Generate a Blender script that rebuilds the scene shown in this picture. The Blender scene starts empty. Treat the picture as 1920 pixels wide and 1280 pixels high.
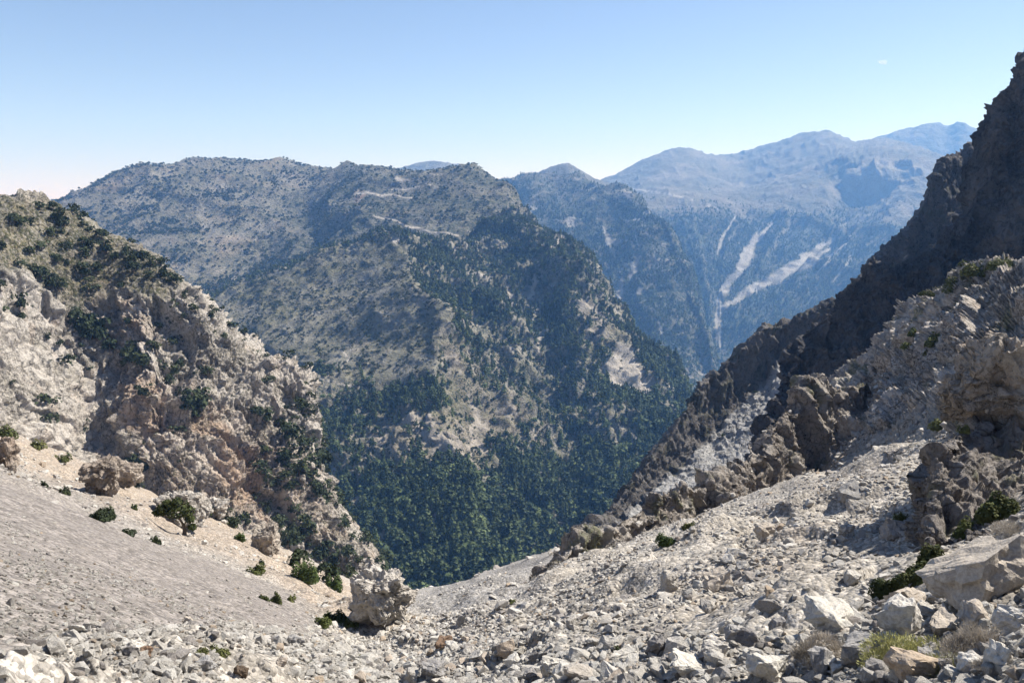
import bpy, bmesh, math, random, time
import numpy as np
from mathutils import Vector, Matrix, noise as mnoise
T0 = time.time()
R = math.radians
scene = bpy.context.scene
C = scene.collection
F = 1493.0                       # focal length in photograph pixels (28 mm on 36 mm film)
PITCH = math.atan((640 - 372) / F)
CP, SP = math.cos(PITCH), math.sin(PITCH)

# ------------------------------------------------------------------ camera, sky, sun, exposure
cam_d = bpy.data.cameras.new('camera'); cam = bpy.data.objects.new('camera', cam_d); C.objects.link(cam)
cam_d.sensor_width = 36; cam_d.lens = 36 * F / 1920; cam_d.clip_start = .2; cam_d.clip_end = 40000
cam.location = (0, 0, 0); cam.rotation_euler = (math.pi / 2 - PITCH, 0, 0)
scene.camera = cam
SUN_EL, SUN_AZ = R(48), R(66)    # azimuth from +Y towards +X
w = bpy.data.worlds.new('World'); scene.world = w; w.use_nodes = True
nt = w.node_tree; nt.nodes.clear()
sky = nt.nodes.new('ShaderNodeTexSky'); sky.sky_type = 'NISHITA'; sky.sun_disc = False
sky.sun_elevation = SUN_EL; sky.sun_rotation = SUN_AZ; sky.altitude = 1400; sky.air_density = 1.0; sky.dust_density = .15; sky.ozone_density = 3.0
bg = nt.nodes.new('ShaderNodeBackground'); bg.inputs[1].default_value = .08
wo = nt.nodes.new('ShaderNodeOutputWorld')
tint = nt.nodes.new('ShaderNodeMix'); tint.data_type = 'RGBA'; tint.blend_type = 'MULTIPLY'; tint.inputs[0].default_value = 1; tint.inputs[7].default_value = (1.08, .905, .865, 1)
nt.links.new(sky.outputs[0], tint.inputs[6]); nt.links.new(tint.outputs[2], bg.inputs[0]); nt.links.new(bg.outputs[0], wo.inputs[0])
sd = bpy.data.lights.new('sun', 'SUN'); sd.energy = 5.0; sd.angle = R(.53); sd.color = (1, .965, .915)
sun = bpy.data.objects.new('sun', sd); C.objects.link(sun)
SDIR = Vector((math.cos(SUN_EL) * math.sin(SUN_AZ), math.cos(SUN_EL) * math.cos(SUN_AZ), math.sin(SUN_EL)))
sun.rotation_euler = SDIR.to_track_quat('Z', 'Y').to_euler(); sun.location = SDIR * 100
scene.view_settings.view_transform = 'Standard'; scene.view_settings.look = 'None'
scene.view_settings.exposure = .94; scene.view_settings.gamma = 1; scene.view_settings.use_curve_mapping = False
cy = scene.cycles
cy.max_bounces = 4; cy.diffuse_bounces = 2; cy.glossy_bounces = 1; cy.transmission_bounces = 1; cy.volume_bounces = 1; cy.transparent_max_bounces = 6
cy.use_denoising = True; cy.denoiser = 'OPENIMAGEDENOISE'; cy.use_adaptive_sampling = True; cy.adaptive_threshold = .015
HAZE_DENSITY = 1.02e-4; HAZE_COLOR = (.20, .46, 1.0); HAZE_ABSORB = .75; HAZE_G = .15

# ------------------------------------------------------------------ rays and projection
def ray3(px, py, Y):
    px, py, Y = np.asarray(px, float), np.asarray(py, float), np.asarray(Y, float)
    a = (px - 960) / F; b = (640 - py) / F
    k = Y / (CP + b * SP)
    return np.stack([a * k, Y + 0 * k, (b * CP - SP) * k], -1)
def proj(P):
    d = P[..., 1] * CP - P[..., 2] * SP
    u = P[..., 1] * SP + P[..., 2] * CP
    d = np.maximum(d, .05)
    return 960 + F * P[..., 0] / d, 640 - F * u / d

# ------------------------------------------------------------------ noise
_r = np.random.RandomState(7)
_perm = _r.permutation(256).astype(np.int32); _perm = np.concatenate([_perm, _perm, _perm[:2]])
_g = _r.normal(size=(256, 3)).astype(np.float32); _g /= np.linalg.norm(_g, axis=1)[:, None]
_val = _r.rand(256).astype(np.float32)
def _h(ix, iy, iz): return _perm[_perm[_perm[ix & 255] + (iy & 255)] + (iz & 255)]
def perlin(P):
    P = P.astype(np.float32); sh = P.shape[:-1]; P = P.reshape(-1, 3)
    I = np.floor(P).astype(np.int32); f = P - I
    u = f * f * f * (f * (f * 6 - 15) + 10)
    out = 0
    for dx in (0, 1):
        wx = u[:, 0] if dx else 1 - u[:, 0]
        for dy in (0, 1):
            wy = wx * (u[:, 1] if dy else 1 - u[:, 1])
            for dz in (0, 1):
                g = _g[_h(I[:, 0] + dx, I[:, 1] + dy, I[:, 2] + dz)]
                d = g[:, 0] * (f[:, 0] - dx) + g[:, 1] * (f[:, 1] - dy) + g[:, 2] * (f[:, 2] - dz)
                out = out + wy * (u[:, 2] if dz else 1 - u[:, 2]) * d
    return (out * 1.5).reshape(sh)
def fbm(P, L, octv=4, gain=.5, seed=0):
    s = 0; a = 1; Q = P / L + seed * 17.31
    for i in range(octv):
        s = s + a * perlin(Q); Q = Q * 2.03 + 5.7; a *= gain
    return s
def ridged(P, L, octv=4, gain=.5, seed=0):
    s = 0; a = 1; Q = P / L + seed * 13.17; pv = 1
    for i in range(octv):
        n = 1 - np.abs(perlin(Q)) * 1.6; n = n * np.abs(n); s = s + a * n * pv
        pv = np.clip(n, 0, 1); Q = Q * 2.07 + 3.1; a *= gain
    return s
def facets(P, L, seed=0, tilt=1.15, sharp=14.):
    """broken-rock relief: each cell of a cellular pattern is a tilted plane of its own, joined by short steep steps"""
    Q = (P / L + seed * 9.7).astype(np.float32).reshape(-1, 3)
    I = np.floor(Q).astype(np.int32); ws = np.full(len(Q), 1e-36, np.float32); val = np.zeros(len(Q), np.float32)
    for dx in (-1, 0, 1):
        for dy in (-1, 0, 1):
            for dz in (-1, 0, 1):
                J0, J1, J2 = I[:, 0] + dx, I[:, 1] + dy, I[:, 2] + dz
                h = _h(J0, J1, J2)
                ox = Q[:, 0] - J0 - _val[h]; oy = Q[:, 1] - J1 - _val[(h * 7 + 31) & 255]; oz = Q[:, 2] - J2 - _val[(h * 13 + 77) & 255]
                wgt = np.exp(-sharp * (ox * ox + oy * oy + oz * oz))
                g = _g[(h * 5 + 11) & 255]
                v = tilt * (g[:, 0] * ox + g[:, 1] * oy + g[:, 2] * oz) + .32 * (_val[(h * 3 + 5) & 255] - .5)
                ws += wgt; val += wgt * v
    return (val / ws).reshape(P.shape[:-1])
def crag(G, sizes, seed, an=.5, sharp=48., crack=1.):
    """craggy limestone: tilted blocks at several sizes (metres, height) with steep fissures between them"""
    W = np.stack([fbm(G, sizes[0][0] * 1.3, 3, .5, seed + k) for k in range(3)], -1) * sizes[0][0] * .18
    Q = (G + W) * [1, 1, an]; d = 0
    for k, (L, a) in enumerate(sizes):
        d = d + a * facets(Q * [1, 1, 1 + .5 * k * (1 - an)], L, seed + k, sharp=sharp)
    if crack:
        for L, a, wdt in ((sizes[0][0] * .9, sizes[0][1] * .42, .055), (sizes[1][0], sizes[1][1] * .5, .075)):
            n = perlin(Q * [1, 1, .6] / L + seed * 3.3); gate = sstep(perlin(Q / (L * 2.4) + seed), -.15, .2)
            d = d - crack * a * np.exp(-(n / wdt) ** 2) * gate
    return d
def sstep(x, a, b):
    t = np.clip((x - a) / (b - a), 0, 1); return t * t * (3 - 2 * t)
def pmask(px, py, polys, feather=12):
    """1 inside any polygon given in photograph pixels, soft over feather pixels"""
    out = np.zeros(px.shape, np.float32)
    for poly in polys:
        q = np.array(poly, float); x0, y0 = q.min(0) - feather * 2; x1, y1 = q.max(0) + feather * 2
        sel = (px > x0) & (px < x1) & (py > y0) & (py < y1)
        if not sel.any(): continue
        X, Y = px[sel], py[sel]; ins = np.zeros(X.shape, bool); dist = np.full(X.shape, 1e9)
        for (ax, ay), (bx, by) in zip(q, np.roll(q, -1, 0)):
            c = ((ay > Y) != (by > Y)) & (X < (bx - ax) * (Y - ay) / (by - ay + 1e-9) + ax); ins ^= c
            t = np.clip(((X - ax) * (bx - ax) + (Y - ay) * (by - ay)) / ((bx - ax) ** 2 + (by - ay) ** 2 + 1e-9), 0, 1)
            dist = np.minimum(dist, np.hypot(X - ax - t * (bx - ax), Y - ay - t * (by - ay)))
        s = np.where(ins, dist, -dist)
        out[sel] = np.maximum(out[sel], sstep(s, -feather, feather))
    return out
def lmask(px, py, lines, feather=.6):
    """1 near polylines whose points carry (px, py, half width)"""
    out = np.zeros(px.shape, np.float32)
    for ln in lines:
        q = np.array(ln, float); m = q[:, 2].max() * 3 + 4
        sel = (px > q[:, 0].min() - m) & (px < q[:, 0].max() + m) & (py > q[:, 1].min() - m) & (py < q[:, 1].max() + m)
        if not sel.any(): continue
        X, Y = px[sel], py[sel]; v = np.zeros(X.shape)
        for a, b in zip(q[:-1], q[1:]):
            t = np.clip(((X - a[0]) * (b[0] - a[0]) + (Y - a[1]) * (b[1] - a[1])) / ((b[0] - a[0]) ** 2 + (b[1] - a[1]) ** 2 + 1e-9), 0, 1)
            d = np.hypot(X - a[0] - t * (b[0] - a[0]), Y - a[1] - t * (b[1] - a[1])); hw = a[2] + t * (b[2] - a[2])
            v = np.maximum(v, 1 - sstep(d / hw, 1 - feather, 1 + feather))
        out[sel] = np.maximum(out[sel], v)
    return out

# ------------------------------------------------------------------ lofted landforms
def crom(A, t):
    """Catmull-Rom along axis 0 at parameters t"""
    n = len(A); i = np.clip(np.floor(t).astype(int), 0, n - 2); f = (t - i).reshape((-1,) + (1,) * (A.ndim - 1))
    def at(k):
        return np.where((k < 0).reshape((-1,) + (1,) * (A.ndim - 1)), 2 * A[0] - A[1],
               np.where((k > n - 1).reshape((-1,) + (1,) * (A.ndim - 1)), 2 * A[-1] - A[-2], A[np.clip(k, 0, n - 1)]))
    p0, p1, p2, p3 = at(i - 1), at(i), at(i + 1), at(i + 2)
    return p1 + .5 * f * (p2 - p0 + f * (2 * p0 - 5 * p1 + 4 * p2 - p3 + f * (3 * (p1 - p2) + p3 - p0)))
def params(len_per_seg, step):
    t = []
    for k, l in enumerate(len_per_seg):
        n = max(2, int(round(l / step))); t += list(k + np.arange(n) / n)
    return np.array(t + [len(len_per_seg)], float)
FS = 1.35                        # the two far ranges stand this much farther off than first measured
def loft(rows, step=2.0, back=None, backstep=6):
    """rows: control rows of (px, py, Y) -> dense grid of points; back = (away, down) adds the hidden far side of the crest"""
    A = np.array(rows, float); n = min(len(r) for r in rows)
    P = ray3(A[..., 0], A[..., 1], A[..., 2])
    seg_v = [np.mean(np.hypot(*(A[i + 1, :, :2] - A[i, :, :2]).T)) for i in range(len(A) - 1)]
    if back is not None:
        top = P[0].copy(); far = 1 + back[0] / top[:, 1:2]; b1 = top * (1 + (far - 1) * .35) - [0, 0, back[1] * .22]; b2 = top * far - [0, 0, back[1]]
        P = np.concatenate([b2[None], b1[None], P]); seg_v = [backstep * step * 4, backstep * step * 3] + seg_v
    seg_u = [np.mean(np.hypot(*(A[:, j + 1, :2] - A[:, j, :2]).T)) for j in range(A.shape[1] - 1)]
    seg_u = [l * (.2 if max(A[:, j, 0].max(), A[:, j + 1, 0].max()) < 40 or min(A[:, j, 0].min(), A[:, j + 1, 0].min()) > 1900 else 1) for j, l in enumerate(seg_u)]
    G = crom(P, params(seg_v, step)); G = crom(G.transpose(1, 0, 2), params(seg_u, step)).transpose(1, 0, 2)
    return G
def normals(G):
    du = np.gradient(G, axis=1); dv = np.gradient(G, axis=0); N = np.cross(du, dv)
    L = np.linalg.norm(N, axis=-1, keepdims=True) + 1e-9; N = N / L
    ref = -G / (np.linalg.norm(G, axis=-1, keepdims=True) + 1e-9)
    s = np.sign((N * (ref + [0, 0, .8])).sum(-1).mean()); N = N * s
    return N, L[..., 0]
ALL = []      # (name, G, N, area, px, py)
def grid_mesh(name, G, mat, attrs=None, kind='structure', label=None, cat=None, smooth=True):
    nv, nu = G.shape[:2]; me = bpy.data.meshes.new(name)
    idx = np.arange(nv * nu).reshape(nv, nu)
    q = np.stack([idx[:-1, :-1], idx[:-1, 1:], idx[1:, 1:], idx[1:, :-1]], -1).reshape(-1, 4)
    N, area = normals(G)
    fn = np.cross(G[:-1, 1:] - G[:-1, :-1], G[1:, :-1] - G[:-1, :-1]).reshape(-1, 3)
    if (fn * N[:-1, :-1].reshape(-1, 3)).sum() < 0: q = q[:, ::-1]
    me.vertices.add(nv * nu); me.vertices.foreach_set('co', G.reshape(-1).astype(np.float32))
    me.loops.add(q.size); me.loops.foreach_set('vertex_index', q.reshape(-1).astype(np.int32))
    me.polygons.add(len(q)); me.polygons.foreach_set('loop_start', np.arange(0, q.size, 4, dtype=np.int32))
    me.update(calc_edges=True)
    if smooth: me.polygons.foreach_set('use_smooth', np.ones(len(q), bool))
    for k, v in (attrs or {}).items():
        a = me.attributes.new(k, 'FLOAT', 'POINT'); a.data.foreach_set('value', np.clip(v, 0, 1).reshape(-1).astype(np.float32))
    me.materials.append(mat)
    o = bpy.data.objects.new(name, me); C.objects.link(o)
    if kind: o['kind'] = kind
    if label: o['label'] = label
    if cat: o['category'] = cat
    px, py = proj(G)
    ALL.append((name, G, N, area, px, py))
    print('%5.1fs %-18s %d verts' % (time.time() - T0, name, nv * nu), flush=True)
    return o

# ------------------------------------------------------------------ materials
class NT:
    def __init__(s, name):
        s.m = bpy.data.materials.new(name); s.m.use_nodes = True; s.t = s.m.node_tree; s.t.nodes.clear()
        s.pos = s.n('ShaderNodeNewGeometry').outputs['Position']; s.vec = s.pos
    def n(s, typ, **kw):
        x = s.t.nodes.new(typ)
        for k, v in kw.items(): setattr(x, k, v)
        return x
    def set(s, sock, v):
        if isinstance(v, bpy.types.NodeSocket): s.t.links.new(v, sock)
        elif isinstance(v, tuple) and len(v) == 3 and sock.type == 'RGBA': sock.default_value = (*v, 1)
        else: sock.default_value = v
    def noise(s, L, detail=4, rough=.55, stretch=None, dist=0, off=0):
        v = s.vec
        mp = s.n('ShaderNodeMapping'); s.set(mp.inputs[0], v)
        st = stretch or (1, 1, 1); mp.inputs[3].default_value = (1 / L / st[0], 1 / L / st[1], 1 / L / st[2]); mp.inputs[1].default_value = (off, off * .7, off * .3)
        x = s.n('ShaderNodeTexNoise'); s.t.links.new(mp.outputs[0], x.inputs['Vector']); x.inputs['Scale'].default_value = 1
        x.inputs['Detail'].default_value = detail; x.inputs['Roughness'].default_value = rough; x.inputs['Distortion'].default_value = dist
        return x.outputs[0]
    def voro(s, L, feature='F1', out='Distance', rand=1):
        mp = s.n('ShaderNodeMapping'); s.set(mp.inputs[0], s.vec); mp.inputs[3].default_value = (1 / L,) * 3
        x = s.n('ShaderNodeTexVoronoi', feature=feature); s.t.links.new(mp.outputs[0], x.inputs['Vector']); x.inputs['Scale'].default_value = 1
        return x.outputs[out]
    def ramp(s, f, a, b, lo=0., hi=1.):
        x = s.n('ShaderNodeMapRange'); x.interpolation_type = 'SMOOTHSTEP'; s.set(x.inputs[0], f)
        for i, v in zip((1, 2, 3, 4), (a, b, lo, hi)): x.inputs[i].default_value = v
        return x.outputs[0]
    def math(s, op, a, b=0.):
        x = s.n('ShaderNodeMath', operation=op); s.set(x.inputs[0], a); s.set(x.inputs[1], b); return x.outputs[0]
    def mix(s, f, a, b, blend='MIX'):
        x = s.n('ShaderNodeMix', data_type='RGBA', blend_type=blend); s.set(x.inputs[0], f); s.set(x.inputs[6], a); s.set(x.inputs[7], b); return x.outputs[2]
    def attr(s, name):
        x = s.n('ShaderNodeAttribute'); x.attribute_name = name; return x.outputs['Fac']
    def rnd(s): return s.n('ShaderNodeObjectInfo').outputs['Random']
    def bump(s, h, dist, strength=1., prev=None):
        x = s.n('ShaderNodeBump'); s.set(x.inputs['Height'], h); x.inputs['Distance'].default_value = dist; x.inputs['Strength'].default_value = strength
        if prev is not None: s.set(x.inputs['Normal'], prev)
        return x.outputs[0]
    def out(s, col, rough=.95, normal=None, trans=None):
        b = s.n('ShaderNodeBsdfPrincipled'); s.set(b.inputs['Base Color'], col); b.inputs['Roughness'].default_value = rough
        b.inputs['Specular IOR Level'].default_value = .15
        if normal is not None: s.set(b.inputs['Normal'], normal)
        o = s.n('ShaderNodeOutputMaterial'); sh = b.outputs[0]
        if trans:
            tr = s.n('ShaderNodeBsdfTranslucent'); s.set(tr.inputs[0], col); mx = s.n('ShaderNodeMixShader'); mx.inputs[0].default_value = trans
            s.t.links.new(sh, mx.inputs[1]); s.t.links.new(tr.outputs[0], mx.inputs[2]); sh = mx.outputs[0]
        s.t.links.new(sh, o.inputs[0]); return s.m

def rock_material(name, S, c_main, c_alt, c_dark, c_warm, c_scree, c_veg, c_veg2, speck=0., stretch=(1, 1, 1), bumpk=1., dark_amt=.5, crackL=0, pit_shade=.8):
    """limestone: S = size in metres of the finest blotches; attributes warm / scree / veg paint the patches"""
    m = NT(name)
    n1 = m.noise(S * 14, 5, .6, stretch); n2 = m.noise(S * 3.2, 5, .62, stretch, off=3); n3 = m.noise(S * .8, 3, .6, off=9)
    col = m.mix(m.ramp(n1, .38, .62), c_main, c_alt)
    col = m.mix(m.math('MULTIPLY', m.ramp(n2, .52, .68), dark_amt), col, c_dark)
    n4 = m.noise(S * 7, 6, .66, (stretch[0], stretch[1], stretch[2] * 2.5), dist=.6, off=21)
    col = m.mix(m.math('MULTIPLY', m.ramp(n4, .55, .64), .28), col, c_warm)
    col = m.mix(m.math('MULTIPLY', m.attr('warm'), m.ramp(n2, .3, .6, .35, 1)), col, c_warm)
    scree_c = m.mix(m.ramp(n3, .35, .65), c_scree, tuple(v * .72 for v in c_scree))
    col = m.mix(m.attr('scree'), col, scree_c)
    vegc = m.mix(m.ramp(n2, .4, .6), c_veg, c_veg2)
    vm = m.math('MULTIPLY', m.attr('veg'), m.ramp(n3, .3, .58, .25, 1.))
    col = m.mix(vm, col, vegc)
    if speck:
        ns = m.noise(speck, 2, .5, off=31); ng = m.noise(speck * 12, 3, .5, off=41)
        f = m.math('MULTIPLY', m.ramp(m.math('ADD', ns, m.math('MULTIPLY', m.math('SUBTRACT', ng, .5), .5)), .56, .62), m.attr('bush'))
        col = m.mix(f, col, c_veg2)
    if crackL:
        pit_spot = m.noise(S * .9, 3, .6, (stretch[0], stretch[1], stretch[2] * 1.3), off=55); col = m.mix(m.math('MULTIPLY', m.ramp(pit_spot, .57, .64), m.ramp(n1, .6, .42, pit_shade * .3, pit_shade)), col, tuple(v * .55 for v in c_dark))  # dark spots stand for shade in small crevices, put into the colour
    col = m.mix(1., col, m.ramp(n3, .2, .8, .78, 1.18), 'MULTIPLY')
    if crackL:
        keep = m.vec; wv = m.n('ShaderNodeVectorMath', operation='MULTIPLY_ADD'); nz = m.n('ShaderNodeTexNoise'); m.t.links.new(keep, nz.inputs['Vector']); nz.inputs['Scale'].default_value = 1.6 / crackL; nz.inputs['Detail'].default_value = 3
        m.set(wv.inputs[0], nz.outputs['Color']); wv.inputs[1].default_value = (crackL * .8,) * 3; m.set(wv.inputs[2], keep); m.vec = wv.outputs[0]
        ce = m.ramp(m.voro(crackL, 'DISTANCE_TO_EDGE'), 0, .045); cf = m.ramp(m.voro(crackL * .3, 'DISTANCE_TO_EDGE'), 0, .07); m.vec = keep
        gate = m.ramp(n1, .42, .56); cf = m.math('MAXIMUM', cf, gate); ce = m.math('MAXIMUM', ce, m.ramp(n2, .44, .56)); ck = m.math('MULTIPLY', ce, cf)
        col = m.mix(1., col, m.ramp(ck, 0, 1, .62, 1.), 'MULTIPLY'); nb0 = m.bump(ck, S * .5, .8)
    else: nb0 = None
    nb = m.bump(n2, S * 1.2 * bumpk, .7, nb0); nb = m.bump(n3, S * .7 * bumpk, .9, nb)
    nb = m.bump(m.noise(S * .25, 3, .7, off=5), S * .3 * bumpk, .9, nb)
    return m.out(col, .95, nb)

M_scree = None
def foliage(name, c1, c2, trans=.12):
    m = NT(name); m.vec = m.n('ShaderNodeTexCoord').outputs['Object']
    n = m.noise(.35, 2, .5)
    col = m.mix(m.ramp(m.rnd(), 0, 1), c1, c2)
    col = m.mix(1., col, m.ramp(n, .3, .7, .65, 1.35), 'MULTIPLY')
    return m.out(col, .8, None, trans)

M_far = rock_material('far_mountain_ground', 26, (.17, .16, .14), (.21, .195, .17), (.13, .125, .11), (.20, .17, .14), (.33, .30, .27), (.10, .105, .07), (.05, .06, .04), speck=16)
M_massif = rock_material('massif_ground', 16, (.17, .16, .135), (.22, .20, .175), (.12, .115, .095), (.22, .18, .14), (.36, .345, .325), (.05, .064, .038), (.028, .042, .024), speck=11)
M_plateau = rock_material('plateau_ground', 9, (.20, .185, .155), (.265, .245, .215), (.14, .13, .11), (.30, .215, .165), (.46, .42, .37), (.095, .098, .06), (.036, .045, .028), speck=5.2)
M_spur = rock_material('wooded_slope_ground', 5, (.19, .185, .158), (.255, .245, .215), (.12, .117, .098), (.29, .235, .185), (.44, .405, .36), (.15, .142, .08), (.042, .05, .028), speck=2.6)
M_cliff = rock_material('left_cliff_rock', 1.3, (.37, .34, .30), (.46, .425, .385), (.17, .15, .132), (.39, .285, .21), (.46, .42, .375), (.165, .145, .09), (.055, .058, .03), stretch=(1, 1, 1.8), speck=1.2, crackL=7)
M_wall = rock_material('shaded_wall_rock', 1.1, (.068, .065, .067), (.105, .10, .10), (.038, .036, .038), (.085, .070, .062), (.30, .29, .28), (.12, .12, .06), (.05, .06, .03), stretch=(1, 1, 2), crackL=7)  # rock colour set far darker to carry the wall's deep shade
M_slab = rock_material('grey_slab_rock', 1.4, (.10, .096, .094), (.14, .135, .132), (.05, .049, .049), (.13, .11, .095), (.44, .435, .43), (.10, .10, .05), (.05, .06, .03), stretch=(1, 1, 1.5), crackL=7)  # dark tones stand for headwall shade, the scree tone for the sunlit ramp
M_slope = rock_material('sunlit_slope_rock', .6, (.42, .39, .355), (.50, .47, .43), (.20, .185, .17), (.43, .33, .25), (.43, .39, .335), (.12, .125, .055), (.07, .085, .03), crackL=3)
M_rib = rock_material('rib_rock', .6, (.25, .232, .215), (.33, .31, .285), (.115, .105, .10), (.31, .24, .18), (.40, .36, .31), (.12, .125, .055), (.07, .085, .03), stretch=(1, 1, 2), crackL=3)
M_out_g = rock_material('dark_outcrop_rock', .16, (.17, .158, .15), (.25, .232, .215), (.075, .07, .067), (.21, .165, .13), (.4, .4, .4), (.15, .15, .08), (.1, .1, .05), stretch=(1, 1, 1.6), crackL=1)

# ------------------------------------------------------------------ far ground and peaks
def far_peak(name, crest, yb, Yb, mat, amp, back=(900, 700)):
    r0 = crest; r1 = [(x, y + (yb - y) * .45, Y + (Yb - Y) * .45) for x, y, Y in crest]; r2 = [(x, yb, Yb) for x, y, Y in crest]
    r3 = [(x, yb + 60, Yb * .9) for x, y, Y in crest]
    G = loft([r0, r1, r2, r3], 1.9, back)
    N, _ = normals(G)
    d = ridged(G * [1, 1, .7], amp * 14, 4, seed=len(ALL)) - .9 + .5 * fbm(G, amp * 3, 3)
    G = G + np.stack([0 * d, 0 * d, d * amp], -1)
    px, py = proj(G)
    return grid_mesh(name, G, mat, {'veg': .35 + .4 * fbm(G, 300, 3), 'bush': np.ones(d.shape) * .5, 'warm': 0 * d, 'scree': 0 * d})
g = np.linspace(-9500, 9500, 41)
gx, gy = np.meshgrid(g, np.linspace(-600, 12000, 24))
grid_mesh('ground', np.stack([gx, gy, -1250 + 8 * fbm(np.stack([gx, gy, 0 * gx], -1), 4000, 2)], -1), M_massif, {k: 0 * gx for k in ('veg', 'bush', 'warm', 'scree')})
far_peak('far_mountain', [(1540, 310, 8965), (1600, 283, 8710), (1640, 260, 8540), (1690, 246, 8369), (1750, 233, 8283), (1775, 237, 8198), (1802, 230, 8113), (1835, 242, 8027), (1890, 262, 7942), (1960, 300, 7856), (2060, 330, 7856)], 400, 7000, M_far, 20)
far_peak('far_mountain', [(1355, 300, 8200), (1385, 293, 8100), (1412, 279, 8000), (1440, 283, 8000), (1480, 290, 8000)], 340, 7000, M_far, 8)
far_peak('far_mountain', [(715, 322, 6600), (745, 316, 6500), (782, 306, 6400), (820, 302, 6300), (850, 307, 6300), (890, 311, 6300), (925, 332, 6300), (960, 352, 6300)], 400, 5000, M_far, 9)
far_peak('far_mountain', [(965, 345, 5300), (1000, 328, 5200), (1030, 314, 5100), (1062, 307, 5000), (1085, 316, 5000), (1112, 334, 5000), (1140, 344, 5000), (1180, 352, 5000)], 410, 4100, M_massif, 8)

def rough(G, N, amp, L, gul=0, gulL=60, seed=0, dirv=None, mask=1):
    d = amp * fbm(G, L, 5, .5, seed) * mask
    if gul:
        Q = G * [1, 1, .35]
        d = d - gul * (1 - np.clip(ridged(Q, gulL, 4, .5, seed + 3), 0, 1.3)) * mask
    return G + N * d[..., None]

# massif on the right of the valley
rows = [
 [(1080,350,5200),(1140,337,5200),(1205,306,5300),(1270,280,5400),(1330,289,5500),(1385,290,5600),(1440,272,5500),(1540,248,5400),(1600,267,5300),(1655,264,5000),(1710,275,4700),(1760,291,4500),(1850,330,4500)],
 [(1090,370,4700),(1160,360,4600),(1220,345,4600),(1290,340,4600),(1345,345,4600),(1400,340,4700),(1460,325,4600),(1540,300,4500),(1605,303,4050),(1652,296,4000),(1702,302,4000),(1750,322,4000),(1830,380,4150)],
 [(1100,400,4000),(1180,388,3700),(1250,390,3600),(1320,390,3600),(1370,390,3700),(1420,380,3900),(1480,368,3900),(1545,370,3800),(1592,388,3850),(1648,378,3820),(1700,352,3800),(1750,362,3750),(1830,420,3850)],
 [(1110,450,3500),(1190,460,3300),(1260,470,3200),(1310,480,3150),(1350,500,3130),(1390,480,3200),(1440,480,3230),(1500,480,3200),(1550,470,3200),(1600,455,3230),(1650,442,3260),(1700,460,3270),(1780,520,3400)],
 [(1120,560,3000),(1220,580,2800),(1290,600,2700),(1318,640,2560),(1338,660,2450),(1358,645,2480),(1385,630,2520),(1420,620,2520),(1455,612,2520),(1500,605,2570),(1540,622,2570),(1580,662,2600),(1630,720,2650)],
 [(1130,700,2600),(1230,720,2400),(1300,740,2300),(1330,760,2200),(1345,780,2100),(1365,765,2150),(1390,750,2200),(1430,740,2200),(1470,735,2200),(1510,730,2250),(1560,740,2250),(1600,780,2300),(1650,840,2300)]]
rows = [[(x, y, Y * FS) for x, y, Y in r] for r in rows]
G = loft(rows, 1.9, (900, 500))
N, _ = normals(G); px, py = proj(G)
low = sstep(py, 370, 470); clf = pmask(px, py, [[(1575,315),(1600,305),(1650,296),(1700,300),(1740,320),(1700,350),(1640,385),(1585,388)]], 8)
G = rough(G, N, 30, 900, 55, 520, 4, mask=.35 + .65 * low)
streak = [[(1562,448,3),(1530,470,8),(1490,500,9),(1440,528,9),(1395,550,7),(1365,572,6),(1350,590,6),(1342,620,4),(1338,650,2)],
          [(1555,468,3),(1520,492,5),(1470,518,4),(1455,533,2)], [(1420,440,4),(1400,480,12),(1385,510,8),(1360,540,9),(1345,555,5),(1350,575,5)],
          [(1350,575,4),(1345,600,6),(1345,625,4),(1350,655,2)], [(1455,400,1.5),(1440,430,3),(1415,455,4),(1405,470,4)], [(1380,395,1.5),(1365,430,3),(1350,455,3),(1345,475,2)],
          [(1600,440,1),(1560,480,2.5),(1530,510,2)], [(1595,480,1),(1575,510,3),(1562,530,1)]]
faint = [[(1320,480,2),(1325,520,3),(1333,560,4),(1340,580,3)], [(1610,400,2),(1560,440,4),(1530,465,4)], [(1700,355,2),(1640,395,4),(1600,420,4),(1560,445,4)], [(1480,415,2),(1460,450,4),(1440,480,3)], [(1390,420,2),(1370,450,4)]]
keep = 1 - .85 * lmask(px, py, [[(x, y, w_ * 2.2) for x, y, w_ in l] for l in streak[:4]], .5)
Q = np.stack([(px - 1340) * .9 + (py - 660) * -.75, 0 * px, 0 * px], -1)     # gullies running down to the valley floor
ang = np.arctan2(py - 690, px - 1342); rad = np.hypot(py - 690, px - 1342)
gl = ridged(np.stack([ang * 9, rad / 330, 0 * ang], -1) + .12 * fbm(G, 300, 3)[..., None], 1, 3, seed=2)
G = G + N * (gl * 36 * low * keep * sstep(rad, 20, 160))[..., None]
G = G + N * (clf * (10 * facets(G * [1, 1, .3], 90, 3) + 42 * (ridged(G * [1, 1, .07], 150, 3, seed=12) - .7)))[..., None] + N * (ridged(G, 150, 4, seed=8) * 17 * (.3 + .7 * keep))[..., None]
px, py = proj(G)
wob = fbm(G, 120, 3) * 5
sc = np.maximum(lmask(px + wob, py + wob * .6, streak, .55), .45 * lmask(px + wob, py + wob * .6, faint, .8)); sc = np.maximum(sc, .14 * sstep(fbm(np.stack([ang * 22, rad / 200, 0 * ang], -1) + .25 * fbm(G, 200, 3)[..., None], 1, 4, seed=5), .38, .6) * low * sstep(rad, 40, 120))
road = lmask(px, py, [[(1150,350,1.2),(1185,354,1.3),(1230,360,1.3),(1280,370,1.3),(1300,376,1.3)], [(1310,381,1),(1330,386,2),(1345,392,1.5)]], .5)
sc = np.maximum(np.maximum(sc, .5 * clf), road); G_massif = G; sc_massif = sc
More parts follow.
